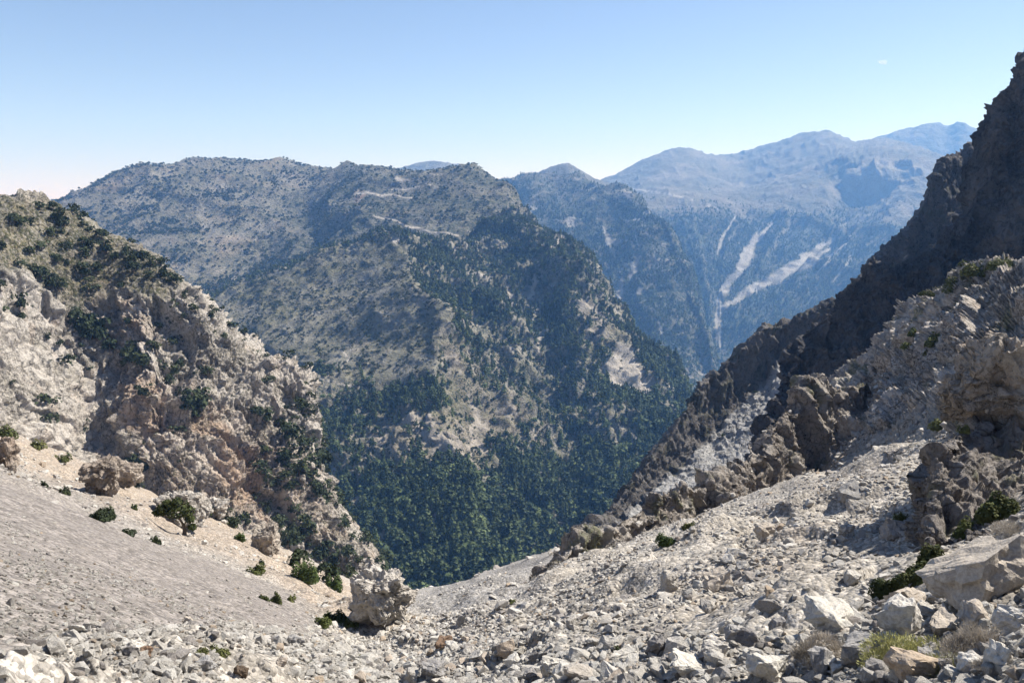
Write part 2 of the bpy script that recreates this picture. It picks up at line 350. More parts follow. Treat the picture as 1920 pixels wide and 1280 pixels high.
grid_mesh('mountain', G, M_massif, {'veg': (.35 + .75 * low + .4 * fbm(G, 250, 3)) * (1 - sc), 'bush': (1 - sc) * (.55 + .45 * low), 'warm': .15 * low, 'scree': sc})

# blue wooded ridge in the middle distance
rows = [
 [(880,356,3300),(945,336,3300),(990,319,3250),(1030,327,3200),(1085,333,3000),(1140,344,2850),(1185,362,2700),(1222,388,2550),(1250,425,2500),(1262,470,2800)],
 [(900,400,3000),(950,390,2950),(1010,390,2800),(1060,400,2720),(1105,410,2620),(1150,420,2520),(1200,430,2420),(1252,460,2350),(1288,500,2300),(1290,550,2650)],
 [(920,460,2600),(980,460,2550),(1040,470,2450),(1090,480,2400),(1140,500,2320),(1190,510,2250),(1240,520,2200),(1288,545,2150),(1323,590,2100),(1315,640,2500)],
 [(950,540,2300),(1020,560,2250),(1080,580,2150),(1130,590,2100),(1180,620,2020),(1230,640,1960),(1280,670,1900),(1320,695,1860),(1352,705,1850),(1345,740,2300)],
 [(960,700,1900),(1040,700,1850),(1100,720,1800),(1150,740,1750),(1200,760,1680),(1250,780,1620),(1300,800,1580),(1340,810,1560),(1375,820,1560),(1370,850,2000)]]
rows = [[(x, y, Y * FS) for x, y, Y in r] for r in rows]
G = loft(rows, 1.8, (600, 420)); N, _ = normals(G); px, py = proj(G)
G = rough(G, N, 14, 500, 34, 380, 6); G = G + N * (ridged(G, 70, 4, seed=4) * 6)[..., None]
px, py = proj(G)
sc = lmask(px + fbm(G, 60, 2) * 4, py, [[(1130,425,2),(1140,450,5),(1150,480,3)], [(1200,480,2),(1188,505,6),(1180,520,4)], [(1165,520,3),(1160,555,7),(1172,590,4)], [(1190,440,1),(1195,460,2)], [(1235,600,2),(1240,625,3)]], .7)
sc = np.maximum(sc, .8 * sstep(fbm(G * [1, 1, .4], 90, 4, seed=9), .42, .62))
tp = sstep(py, 352, 332) * sstep(px, 1130, 1080)
G_blue = G; sc_blue = sc
grid_mesh('ridge', G, M_massif, {'veg': (.8 + .4 * fbm(G, 120, 3)) * (1 - sc), 'bush': (1 - sc) * (1 - .5 * tp), 'warm': .2 + 0 * sc, 'scree': sc * (1 - tp)})

# plateau hills behind the spur
rows = [
 [(-1500,435,2070),(-700,427,2185),(-140,415,2300),(0,392,2380),(108,372,2450),(215,328,2600),(340,309,2750),(430,298,2900),(540,300,2900),(612,307,2850),(680,305,2600),(760,312,2500),(870,311,2300),(925,331,2200),(956,352,2150),(966,380,2500)],
 [(-1500,500,1800),(-700,492,1900),(-140,480,2000),(0,450,2150),(130,420,2250),(230,390,2350),(350,370,2450),(440,360,2500),(530,350,2620),(590,350,2620),(660,350,2350),(740,350,2250),(842,352,2100),(910,368,2050),(962,380,2050),(980,410,2400)],
 [(-1500,580,1620),(-700,572,1710),(-140,560,1800),(0,520,1900),(160,480,2000),(260,460,2080),(370,440,2150),(450,430,2220),(515,420,2290),(575,405,2330),(640,400,2100),(730,392,2000),(812,398,1930),(890,400,1930),(962,410,1950),(985,450,2300)],
 [(-1500,670,1440),(-700,662,1520),(-140,650,1600),(0,600,1700),(200,560,1800),(300,540,1850),(390,540,1860),(460,520,1890),(520,500,1910),(600,475,1940),(660,460,1880),(740,445,1830),(820,450,1800),(880,450,1830),(955,455,1880),(985,500,2200)],
 [(-1500,760,1260),(-700,752,1330),(-140,740,1400),(0,700,1500),(200,650,1600),(300,630,1650),(390,640,1650),(460,620,1680),(520,600,1700),(600,575,1720),(660,560,1680),(740,540,1660),(820,540,1660),(880,540,1680),(955,540,1700),(985,590,2000)]]
G = loft(rows, 1.8, (700, 260)); N, _ = normals(G)
G = rough(G, N, 14, 450, 20, 300, 11); G = G + N * (ridged(G, 60, 4, seed=14) * 4.2)[..., None]
px, py = proj(G); wob = fbm(G, 60, 3) * 3
left = sstep(px + (py - 300) * .9, 720, 560)
sc = lmask(px + wob, py + wob, [[(480,445,1),(470,465,2),(455,485,2.5),(440,500,2)], [(520,420,1),(500,440,1.5)]], .7)
road = lmask(px, py + 1.6 * np.sin(px * .13), [[(700,404,1.2),(712,407,1.7),(735,413,1.6),(755,419,1.5),(775,427,2),(800,432,1.6),(830,437,1.4),(860,440,1.2)],
      [(668,361,5),(690,362,3),(720,365,2.2),(750,368,1.6),(775,371,1)], [(735,357,1),(765,353,1.6),(785,351,1.6)], [(745,336,5),(760,336,2.5),(790,341,1.6),(808,345,1)], [(780,320,1.2),(805,324,1.4),(830,328,1)]], .4)
red = pmask(px + wob, py + wob, [[(664,358),(680,357),(686,366),(676,374),(666,380)]], 4)
warm = np.clip(red * 1.5 + .35 * sstep(fbm(G, 160, 3, seed=3), .1, .5) * left, 0, 1)
G_plat = G; road_plat = road
grid_mesh('hills', G, M_plateau, {'veg': np.clip(.55 + .3 * (1 - left) + .5 * fbm(G, 90, 4), 0, 1) * (1 - road) * (1 - red), 'bush': (1 - road) * (1 - red) * (.9 - .15 * left), 'warm': warm, 'scree': np.clip(road + .6 * sc, 0, 1)})

# wooded spur and ravine side in the centre
rows = [
 [(240,640,1550),(330,575,1500),(450,533,1500),(600,480,1500),(682,448,1500),(720,437,1500),(800,440,1550),(872,447,1600),(926,424,1700),(960,392,1800),(988,396,1850),(1000,440,2200)],
 [(260,700,1350),(350,650,1300),(500,600,1280),(640,560,1270),(738,520,1250),(790,510,1240),(850,530,1330),(930,530,1380),(990,510,1450),(1050,480,1450),(1085,478,1560),(1095,525,1950)],
 [(280,780,1120),(380,760,1100),(550,680,1080),(670,650,1080),(770,600,1080),(820,590,1070),(880,620,1170),(960,620,1220),(1010,610,1290),(1090,590,1250),(1150,575,1400),(1165,630,1750)],
 [(300,900,930),(420,860,910),(600,780,900),(690,760,920),(790,720,930),(850,710,925),(910,730,1010),(985,730,1060),(1040,730,1130),(1120,700,1120),(1230,650,1290),(1255,720,1600)],
 [(320,980,800),(480,960,800),(620,900,800),(700,900,780),(790,880,770),(870,880,750),(930,890,830),(1000,890,860),(1070,880,910),(1150,850,930),(1275,770,1090),(1330,820,1350)],
 [(330,1080,680),(500,1070,690),(640,1040,690),(720,1080,650),(780,1090,640),(860,1085,640),(930,1080,660),(1000,1060,680),(1080,1030,700),(1160,1000,735),(1270,940,810),(1370,930,1100)],
 [(330,1200,560),(500,1200,560),(640,1190,560),(720,1200,540),(780,1210,530),(860,1205,530),(930,1200,540),(1000,1180,560),(1080,1160,580),(1160,1130,610),(1270,1060,680),(1390,1050,900)]]
G = loft(rows, 1.7, (300, 200)); N, _ = normals(G); px, py = proj(G)
lf = pmask(px, py, [[(360,560),(600,485),(720,440),(790,510),(822,592),(845,700),(700,720),(600,690),(450,640)]], 14)
G = G + np.stack([26 * fbm(G, 230, 3, seed=22), 0 * px, 13 * fbm(G, 170, 3, seed=23)], -1)
G = rough(G, N, 9, 260, 26, 210, 21, mask=1 - .8 * lf); G = G + N * (ridged(G, 40, 4, seed=24) * 5 * (1 - .55 * lf) + crag(G, ((30, 5.5), (13, 3)), 5, .5) * (1 - .75 * lf))[..., None]
px, py = proj(G); wob = fbm(G, 30, 3) * 6
sc = lmask(px + wob, py + wob * .5, [[(1010,560,2),(1006,600,5),(1012,630,4),(1008,660,2)], [(945,530,2),(955,545,6),(958,570,3)], [(1055,440,2),(1045,455,5),(1035,470,3)], [(1000,510,1),(1003,530,5),(995,560,3)], [(1085,560,3),(1115,580,6),(1140,630,4)], [(880,505,2),(915,520,3)], [(880,740,3),(895,790,8),(880,850,6)], [(975,980,3),(983,990,6),(978,1003,3)], [(938,860,4),(945,880,3)]], .8)
patch = pmask(px + wob * .8, py + wob * .6, [[(1160,638),(1178,650),(1196,672),(1228,742),(1210,748),(1175,730),(1145,728),(1128,690),(1150,655)]], 5)
rk = sstep(fbm(G * [1, 1, .45], 42, 4, seed=29), .22, .48) * (1 - lf)
rkz = pmask(px, py, [[(690,770),(770,740),(860,760),(980,740),(1000,800),(900,880),(760,900),(690,860)], [(1080,550),(1150,580),(1180,660),(1090,640)], [(820,620),(870,650),(900,720),(980,740),(860,760),(835,700)], [(640,860),(720,980),(720,1040),(660,960)]], 25)
sc = np.clip(np.maximum(sc, patch) + rk * (.35 + .55 * rkz), 0, 1); G_spur = G; sc_spur = sc; lf_spur = lf; patch_spur = patch; rkz_spur = rkz
crestgreen = pmask(px, py, [[(430,560),(600,490),(715,440),(760,480),(640,520),(520,580)]], 20)
path = lmask(px, py, [[(640,655,1.4),(655,672,1.6),(640,690,1.2)], [(740,452,5),(760,445,2)], [(560,700,1),(640,720,1.4),(720,735,1.4)]], .5)
grid_mesh('wooded_ridge', G, M_spur, {'veg': np.clip(.45 + .15 * lf + .6 * fbm(G, 45, 4) + .3 * crestgreen, 0, 1) * (1 - sc) * (1 - path), 'bush': (1 - sc) * (1 - path) * (1 - .75 * lf), 'warm': .5 * rkz + .1, 'scree': np.maximum(sc * (1 - .5 * rkz), path)})

# left cliff mountain
rows = [
 [(-1300,308,248.04),(-650,333,279.84),(-130,348,318),(0,355,328),(55,357,336),(102,370,343),(203,430,350),(303,482,343),(372,553,341),(448,622,342),(512,660,344),(575,697,346),(594,742,347),(606,890,345),(668,985,335),(690,1050,365)],
 [(-1300,430,226.2),(-650,455,255.2),(-130,470,290),(0,465,299),(48,478,308),(95,500,315),(190,540,322),(285,590,313),(360,650,316),(440,710,318),(510,760,321),(575,810,324),(596,850,325),(640,960,320),(700,1020,312),(722,1050,345)],
 [(-1300,560,205.92),(-650,585,232.32),(-130,600,264),(0,590,273),(48,605,284),(95,620,294),(190,640,308),(280,690,298),(350,740,298),(430,800,301),(510,850,304),(575,890,306),(612,930,308),(660,1000,304),(705,1040,298),(726,1065,330)],
 [(-1300,680,190.32),(-650,705,214.72),(-130,720,244),(0,700,254),(55,722,266),(110,740,279),(195,765,294),(285,800,281),(360,850,281),(440,900,285),(520,950,288),(585,980,290),(635,1010,291),(685,1050,288),(715,1075,282),(738,1100,315)],
 [(-1300,790,177.84),(-650,815,200.64),(-130,830,228),(0,820,238),(62,850,250),(120,880,262),(210,930,272),(300,970,258),(380,1010,262),(460,1040,266),(530,1075,270),(600,1110,272),(650,1130,273),(690,1150,270),(720,1160,262),(745,1180,295)],
 [(-1300,860,167.7),(-650,885,189.2),(-130,900,215),(0,890,224),(62,910,236),(120,940,248),(210,990,256),(300,1030,243),(380,1070,246),(460,1100,250),(530,1135,254),(600,1170,256),(650,1190,257),(690,1210,254),(720,1220,248),(745,1240,280)]]
G = loft(rows, 1.6, (120, 70)); N, _ = normals(G); px, py = proj(G)
slab = pmask(px, py, [[(-140,500),(0,485),(60,510),(125,570),(133,640),(160,690),(170,740),(205,790),(225,850),(150,850),(90,830),(40,790),(-140,760)], [(140,700),(205,705),(225,800),(215,860),(150,840),(140,790)]], 10)
grass = pmask(px, py, [[(-140,330),(0,350),(110,368),(300,480),(345,530),(300,565),(230,545),(150,565),(100,545),(40,500),(-140,490)]], 22)
white = pmask(px, py, [[(300,500),(345,525),(420,620),(560,700),(600,750),(592,830),(520,780),(420,700),(330,600)]], 18)
cr = (1 - .9 * grass)
d = crag(G, ((24, 7.5), (9, 4.2), (3.6, 2.1), (1.5, 1.0), (.75, .45)), 31, .42, 60, .7)
d = d * cr * (1 - .8 * slab) + slab * crag(G, ((30, 4.5), (10, 2.4), (3.5, 1.0), (1.4, .45)), 35, .7, crack=1.7) + .8 * grass * facets(G, 3, 36)
d += .35 * fbm(G, 2.2, 3, .6, 35)
wd = sstep(fbm(G, 55, 2, seed=36), -.1, .35)
d += 4 * wd * (ridged(G * [1, 1, .28], 15, 3, .5, 37) - .9) * cr * (1 - slab)
ue = np.linspace(0, 1, G.shape[1])[None]; d = (d - 2.2) * (1 - .65 * sstep(ue, .8, .93)) * .85
G = G + N * d[..., None]
px, py = proj(G); wob = fbm(G, 14, 3) * 8
warm = pmask(px + wob, py + wob, [[(150,540),(235,520),(270,610),(220,650),(165,625)], [(210,650),(300,690),(360,760),(470,760),(560,850),(600,900),(640,1000),(560,990),(420,970),(300,930),(240,870),(225,760)]], 30)
pk = sstep(fbm(G, 22, 4, seed=39), -.1, .4)
G_cliff = G; slab_c = slab; grass_c = grass
grid_mesh('cliff_mountain', G, M_cliff, {'veg': np.clip(grass * (1.0 + .5 * fbm(G, 9, 3)) + .25 * sstep(fbm(G, 12, 4, seed=40), .25, .5), 0, 1), 'bush': (.85 * grass + .5 * (1 - slab) * (1 - grass)), 'warm': np.clip(warm * (.3 + .45 * pk) + .12 * pk, 0, 1) * (1 - .8 * slab), 'scree': .75 * white * pk})

# far cliff right of the valley: headwall painted shaded, ramp painted sunlit
rows = [
 [(1880,240,470),(1835,268,452),(1796,284,440),(1765,303,435),(1750,340,430),(1716,400,425),(1690,440,420),(1640,482,415),(1590,540,405),(1530,580,400),(1480,603,395),(1440,612,390),(1400,640,385),(1350,690,375),(1310,725,365),(1270,790,350),(1235,840,340),(1180,905,320),(1150,950,300),(1110,985,280),(1070,1012,265),(1030,1040,250)],
 [(1880,330,467),(1840,345,449),(1815,360,437),(1790,385,432),(1775,420,427),(1745,460,422),(1720,490,422),(1670,535,412),(1610,590,402),(1545,625,397),(1490,650,392),(1450,685,387),(1410,730,382),(1372,770,372),(1335,808,362),(1295,850,347),(1258,885,337),(1205,935,317),(1170,965,297),(1128,1000,277),(1085,1022,263),(1040,1050,248)],
 [(1900,460,440),(1860,470,425),(1830,480,415),(1810,510,405),(1790,540,400),(1765,570,392),(1740,600,388),(1690,650,380),(1640,690,370),(1580,730,362),(1530,760,352),(1490,795,342),(1450,830,335),(1412,865,325),(1372,900,315),(1330,930,302),(1290,955,292),(1235,985,280),(1195,1005,268),(1148,1025,256),(1100,1040,250),(1050,1062,240)],
 [(1920,600,400),(1890,610,385),(1870,620,375),(1850,650,365),(1830,680,360),(1800,710,350),(1780,740,345),(1730,780,335),(1690,810,325),(1630,850,315),(1580,880,305),(1540,905,298),(1500,930,290),(1462,955,282),(1420,985,275),(1370,1010,262),(1330,1035,252),(1270,1060,240),(1225,1080,232),(1170,1090,225),(1115,1090,222),(1060,1100,215)]]
G = loft(rows, 1.6, (90, 60)); N, _ = normals(G); px, py = proj(G)
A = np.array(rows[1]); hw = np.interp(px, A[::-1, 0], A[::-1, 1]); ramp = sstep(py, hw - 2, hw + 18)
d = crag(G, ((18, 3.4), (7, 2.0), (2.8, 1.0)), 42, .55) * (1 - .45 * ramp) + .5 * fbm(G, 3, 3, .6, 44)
G = G + N * d[..., None]; px, py = proj(G)
G_ridge2 = G
grid_mesh('far_cliff', G, M_slab, {'veg': .5 * sstep(fbm(G, 10, 3, seed=46), .2, .5) * (1 - ramp), 'bush': 0 * px, 'warm': .3 * (1 - ramp), 'scree': ramp * sstep(px, 1760, 1560)})  # here the scree colour makes the ramp look sunlit against the darkened headwall

# tall wall in shade
rows = [
 [(3300,-120,247.5),(2600,-150,266.75),(2080,-60,275),(2000,40,262),(1920,125,255),(1886,172,252),(1852,215,250),(1834,280,250),(1812,365,248),(1790,420,245),(1725,490,240),(1682,512,242),(1640,487,240),(1612,520,240),(1578,556,238),(1520,600,235),(1474,640,232),(1463,725,226),(1437,785,215),(1424,850,205),(1400,910,195),(1385,960,200)],
 [(3300,90,229.5),(2600,60,247.35),(2080,150,255),(2000,170,250),(1925,220,247),(1895,270,245),(1872,330,243),(1855,390,242),(1830,440,240),(1790,480,237),(1740,530,235),(1700,555,236),(1660,560,235),(1630,590,234),(1590,620,232),(1535,660,229),(1490,690,226),(1474,760,220),(1450,820,210),(1438,870,200),(1415,925,190),(1400,970,195)],
 [(3300,340,221.4),(2600,310,238.62),(2080,400,246),(2000,370,240),(1930,370,238),(1910,400,236),(1890,440,234),(1870,480,233),(1845,510,231),(1810,550,229),(1765,590,228),(1725,620,228),(1685,645,227),(1650,670,226),(1612,700,224),(1560,735,221),(1515,760,218),(1495,815,212),(1470,860,203),(1455,895,194),(1432,940,184),(1420,985,188)],
 [(3300,540,212.4),(2600,510,228.92),(2080,600,236),(2000,570,230),(1935,560,228),(1915,570,226),(1900,590,224),(1885,620,223),(1860,650,221),(1825,680,219),(1785,700,218),(1745,730,218),(1705,760,217),(1670,790,216),(1632,810,214),(1585,830,211),(1545,850,208),(1520,880,202),(1495,910,194),(1475,940,185),(1450,970,176),(1440,1000,180)]]
G = loft(rows, 1.6, (70, 30)); N, _ = normals(G); px, py = proj(G)
d = crag(G, ((20, 5.5), (8, 3.2), (3, 1.5), (1.3, .75)), 52, .4) + .3 * fbm(G, 1.6, 3, .6, 54) - 1.8
G = G + N * d[..., None]; px, py = proj(G); G_wall = G
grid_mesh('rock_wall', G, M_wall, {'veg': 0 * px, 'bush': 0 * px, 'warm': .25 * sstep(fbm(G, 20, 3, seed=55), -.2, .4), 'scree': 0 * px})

# sunlit rocky slope at the right
rows = [
 [(3000,400,66.5),(2500,420,80.75),(2100,440,95),(1995,470,104),(1920,487,110),(1840,500,118),(1790,525,125),(1740,560,132),(1700,592,138),(1660,650,142),(1622,682,146),(1582,712,148),(1552,738,150)],
 [(3000,560,43.4),(2500,580,52.7),(2100,600,62),(1995,610,70),(1920,630,75),(1860,640,82),(1800,660,90),(1750,690,98),(1710,715,105),(1665,740,110),(1630,765,116),(1590,785,120),(1540,815,128)],
 [(3000,700,25.2),(2500,720,30.6),(2100,740,36),(1995,750,42),(1920,765,47),(1860,785,53),(1800,800,60),(1760,815,66),(1710,830,72),(1660,845,80),(1620,855,88),(1575,868,95),(1530,885,102)],
 [(3000,810,18.2),(2500,830,22.1),(2100,850,26),(1995,850,32),(1920,850,38),(1860,850,44),(1800,862,50),(1760,878,57),(1710,892,63),(1660,905,70),(1620,915,78),(1570,930,85),(1520,940,92)]]
G = loft(rows, 1.5, (40, 30)); N, _ = normals(G); px, py = proj(G)
chute = lmask(px, py, [[(1925,640,30),(1880,690,34),(1820,740,32),(1740,790,34),(1640,840,34),(1540,890,34)]], .5)
up = sstep(py, 800, 700)
d = crag(G, ((9, 2.4), (3.6, 1.4), (1.5, .8), (.65, .4), (.33, .16)), 62, .7, 70, .5) + .12 * fbm(G, .6, 3, .6, 64)
d = d * (1 - .8 * chute) - .9 * chute + .18 * fbm(G, .5, 2, .6, 66) * chute
G = G + N * d[..., None]; px, py = proj(G); G_slope = G; chute_s = chute
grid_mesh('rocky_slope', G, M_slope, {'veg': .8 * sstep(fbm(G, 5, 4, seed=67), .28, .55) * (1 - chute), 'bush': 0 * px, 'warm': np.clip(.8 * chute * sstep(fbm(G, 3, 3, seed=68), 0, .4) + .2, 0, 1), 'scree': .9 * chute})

# craggy rib between the wall and the scree
rows = [
 [(1625,712,118.4),(1566,724,116.3),(1520,714,113.2),(1482,760,108.1),(1442,800,102.9),(1410,850,98.8),(1375,880,95.7),(1330,900,90.5),(1290,905,85.4),(1240,932,81.3),(1190,960,77.2),(1135,995,73.0),(1075,1030,70.0),(1040,1058,67.9),(1010,1095,63.8),(990,1130,67.9)],
 [(1628,775,114.9),(1572,790,112.9),(1527,785,109.9),(1492,825,104.8),(1452,862,99.8),(1418,896,95.7),(1380,917,92.7),(1335,936,87.6),(1295,950,82.6),(1245,972,78.5),(1195,997,74.5),(1138,1026,70.4),(1080,1052,67.4),(1043,1074,65.4),(1012,1102,61.3),(992,1138,65.4)],
 [(1630,845,112.0),(1575,850,110.0),(1530,860,107.0),(1500,885,102.0),(1455,915,97.0),(1420,935,93.0),(1385,948,90.0),(1340,970,85.0),(1298,990,80.0),(1250,1010,76.0),(1198,1035,72.0),(1142,1058,68.0),(1085,1072,65.0),(1048,1085,63.0),(1015,1108,59.0),(995,1145,63.0)],
 [(1632,900,102.2),(1575,915,100.3),(1530,930,97.5),(1500,945,92.9),(1455,965,88.2),(1420,985,84.5),(1385,1005,81.7),(1340,1020,77.0),(1298,1045,72.4),(1250,1065,68.7),(1198,1085,65.0),(1142,1105,61.2),(1085,1120,58.5),(1048,1130,56.6),(1018,1140,52.9),(998,1175,56.6)]]
G = loft(rows, 1.5, (26, 30)); N, _ = normals(G); px, py = proj(G)
d = crag(G, ((8, 1.7), (3.4, 1.1), (1.4, .65), (.6, .32)), 72, .32, 70, .45) + 1.0 * (ridged(G * [1, 1, .22], 7, 3, .5, 78) - .9) + .12 * fbm(G, .7, 3, .6, 74)
G = G + N * d[..., None]; px, py = proj(G); G_rib = G
grid_mesh('rock_rib', G, M_rib, {'veg': .7 * sstep(fbm(G, 5, 4, seed=77), .3, .55), 'bush': 0 * px, 'warm': .25 + 0 * px, 'scree': 0 * px})

# dark outcrop above the junipers
rows = [
 [(1742,905,25),(1748,850,23),(1768,815,23.5),(1802,792,24.5),(1842,786,25.5),(1882,796,26),(1935,758,27),(2010,730,28),(2350,710,28)],
 [(1744,960,24),(1752,905,21.6),(1774,878,21.8),(1806,868,22.4),(1846,862,23),(1886,868,23.4),(1938,850,24),(2012,840,25),(2350,820,25)],
 [(1738,1000,23),(1744,965,20.2),(1770,945,20.2),(1806,935,20.6),(1848,925,21),(1888,925,21.4),(1940,915,22),(2014,910,23),(2350,890,23)],
 [(1728,1050,22),(1734,1030,18.6),(1768,1015,18.6),(1808,1000,18.8),(1850,985,19),(1892,975,19.4),(1944,970,20),(2016,970,21),(2350,950,21)],
 [(1720,1100,20),(1726,1095,16.8),(1764,1085,16.6),(1808,1070,16.8),(1852,1055,17),(1896,1045,17.4),(1948,1040,18),(2018,1040,19),(2350,1020,19)]]
G = loft(rows, 1.4, (5, 3)); N, _ = normals(G)
d = crag(G, ((2.6, .6), (1.05, .40), (.42, .19), (.17, .08)), 91, .55, crack=1.6) + .03 * fbm(G, .2, 3, .6, 94)
G = G + N * d[..., None]; px, py = proj(G)
grid_mesh('rock_outcrop', G, M_out_g, {'veg': .6 * sstep(fbm(G, .9, 3, seed=97), .35, .6), 'bush': 0 * px, 'warm': .2 + 0 * px, 'scree': 0 * px}, None, 'dark craggy outcrop at the right edge above the junipers', 'rock outcrop')

# scree floor of the gully, from the camera's feet to the lip
VT = np.array([(-1200,.05),(-500,-.13),(-200,-.22),(0,-.285),(150,-.335),(300,-.385),(480,-.44),(600,-.48),(700,-.51),(780,-.512),(860,-.495),(1000,-.465),(1080,-.44),(1250,-.40),(1380,-.365),(1500,-.332),(1600,-.312),(1700,-.29),(1800,-.265),(1920,-.225),(2200,-.10),(2900,.1)])
EYE = 3.2
sx = np.concatenate([np.linspace(-800, -160, 50), np.linspace(-150, 2120, 1350), np.linspace(2135, 2700, 40)])
tan = (sx - 960) / F
V = np.interp(sx, VT[:, 0], VT[:, 1]); ker = np.hanning(61); ker /= ker.sum(); V = np.convolve(np.pad(V, 30, 'edge'), ker, 'valid')
tt = np.linspace(0, 1, 640); inv = 1 / 2.6 + (1 / 330 - 1 / 2.6) * tt ** .55
Ys = np.sort(np.concatenate([1 / inv, np.geomspace(30, 330, 160)]))
X = tan[None] * Ys[:, None] * 1.03; Yg = Ys[:, None] + 0 * X
Z = V[None] * Yg - EYE
lip = np.interp(sx, [-700, 500, 760, 1080, 1300, 2600], [330, 330, 175, 245, 330, 330])
Z = Z - .45 * np.maximum(Yg - lip[None], 0) ** 1.15
G = np.stack([X, Yg, Z], -1)
px, py = proj(G)
fine = pmask(px, py, [[(-900,840),(0,872),(150,925),(300,1003),(420,1045),(520,1095),(600,1150),(580,1195),(330,1200),(120,1215),(0,1250),(-900,1340)]], 34)   # smooth grey scree on the left
gully = pmask(px, py, [[(760,1110),(900,1062),(1080,1012),(1010,1095),(960,1150),(860,1180),(760,1170)]], 25)
rub = (1 - fine) * (1 - .3 * gully)
dY = np.gradient(Ys)[:, None]
def lod(L): return sstep(L / dY, 3., 7.)
k = np.clip(Yg / 30, .12, 2.0)
fine = np.clip(fine * 1.0, 0, 1); Z = Z + 1.3 * k * fbm(G, 16, 3, .5, 81) * (1 - .6 * fine) + .45 * np.clip(Yg / 25, .1, 1.2) * fbm(G, 4.5, 3, .5, 82) * (1 - .8 * fine) * lod(4.5)
Z = Z + rub * (.30 * facets(G, 2.2, 83) * lod(2.2) * sstep(Yg, 4, 20) + .16 * facets(G, .8, 84) * lod(.8)) + .10 * (.05 + .95 * rub) * facets(G, .35, 85) * lod(.35) + .05 * (.3 + .7 * rub) * facets(G, .16, 88) * lod(.16)
Z = Z + (.03 + .03 * rub) * fbm(G, .5, 3, .6, 86) * lod(.5)
G = np.stack([X, Yg, Z], -1); px, py = proj(G); G_scree = G; fine_s = fine; gully_s = gully
brown = pmask(px, py, [[(-300,780),(0,800),(150,860),(320,930),(480,1000),(650,1090),(750,1175),(700,1185),(600,1150),(520,1092),(420,1040),(300,1000),(150,922),(0,868),(-300,830)]], 10)
rb = pmask(px, py, [[(1150,1110),(1420,960),(1640,850),(1700,900),(1560,1050),(1300,1150)]], 60)
warmz = np.clip(.75 * brown + .35 * rb * sstep(fbm(G, 6, 3, seed=87), -.2, .5) , 0, 1)
def scree_material():
    m = NT('scree_gravel')
    n_big = m.noise(5.5, 5, .6); n_mid = m.noise(1.1, 4, .6, off=4); 
    v1 = m.voro(.11, 'F1', 'Color'); v2 = m.voro(.34, 'F1', 'Color'); v3 = m.voro(.95, 'F1', 'Color')
    def grey(c): 
        x = m.n('ShaderNodeRGBToBW'); m.set(x.inputs[0], c); return x.outputs[0]
    col = m.mix(m.ramp(n_big, .35, .65), (.335, .305, .265), (.395, .365, .325))
    col = m.mix(m.math('MULTIPLY', m.attr('warm'), m.ramp(n_mid, .3, .6, .5, 1)), col, (.34, .27, .205))
    col = m.mix(m.attr('scree'), col, (.235, .212, .195))
    col = m.mix(m.math('MULTIPLY', m.attr('gully'), .8), col, (.28, .27, .26))
    col = m.mix(m.math('MULTIPLY', m.ramp(n_mid, .55, .7), .35), col, (.25, .22, .19))
    g1, g2, g3 = grey(v1), grey(v2), grey(v3)
    col = m.mix(1., col, m.ramp(g1, .1, .9, .62, 1.3), 'MULTIPLY')
    col = m.mix(1., col, m.ramp(g2, .1, .9, .78, 1.18), 'MULTIPLY')
    col = m.mix(1., col, m.ramp(m.voro(.16, 'DISTANCE_TO_EDGE'), 0, .16, .74, 1.), 'MULTIPLY')  # shade in the gaps between pebbles, painted as darker cell edges
    d1 = m.voro(.11); d2 = m.voro(.34); d3 = m.voro(.95)
    nb = m.bump(m.math('MULTIPLY', d2, -1.), .11, .9); nb = m.bump(m.math('MULTIPLY', d1, -1.), .045, .9, nb)
    nb = m.bump(m.noise(.06, 3, .7), .03, .7, nb)
    return m.out(col, .95, nb)
M_scree = scree_material()
grid_mesh('scree_slope', G, M_scree, {'warm': warmz, 'scree': fine, 'gully': gully})

# ------------------------------------------------------------------ what the camera sees, for setting things down
PXA = np.concatenate([a[4].ravel() for a in ALL]); PYA = np.concatenate([a[5].ravel() for a in ALL])
PTA = np.concatenate([a[1].reshape(-1, 3) for a in ALL]); NMA = np.concatenate([a[2].reshape(-1, 3) for a in ALL])
vis = (PTA[:, 1] > 1) & (PXA > -60) & (PXA < 1980) & (PYA > -60) & (PYA < 1340)
PXA, PYA, PTA, NMA = PXA[vis], PYA[vis], PTA[vis], NMA[vis]
ZB = np.full((700, 1020), 1e9, np.float32)
ci, cj = ((PYA + 60) / 2).astype(int), ((PXA + 60) / 2).astype(int)
np.minimum.at(ZB, (ci, cj), PTA[:, 1].astype(np.float32))
ZB2 = ZB.copy()
for dy in (-1, 0, 1):
    for dx in (-1, 0, 1): ZB2 = np.minimum(ZB2, np.roll(np.roll(ZB, dy, 0), dx, 1))
def seen(px, py, Y, tol=1.04):
    i = np.clip(((py + 60) / 2).astype(int), 0, 699); j = np.clip(((px + 60) / 2).astype(int), 0, 1019)
    return (Y < ZB2[i, j] * tol + .3) & (px > -30) & (px < 1950) & (py > -30) & (py < 1310)
order = np.argsort(PXA); PXS = PXA[order]
def hit(px, py, r=4):
    a, b = np.searchsorted(PXS, [px - r, px + r]); k = order[a:b]
    k = k[np.abs(PYA[k] - py) < r]
    if len(k) == 0: return hit(px, py, r * 2) if r < 100 else None
    y = PTA[k, 1]; k = k[y < y.min() * 1.05 + .2]
    j = k[np.argmin((PXA[k] - px) ** 2 + (PYA[k] - py) ** 2)]
    return PTA[j], NMA[j]

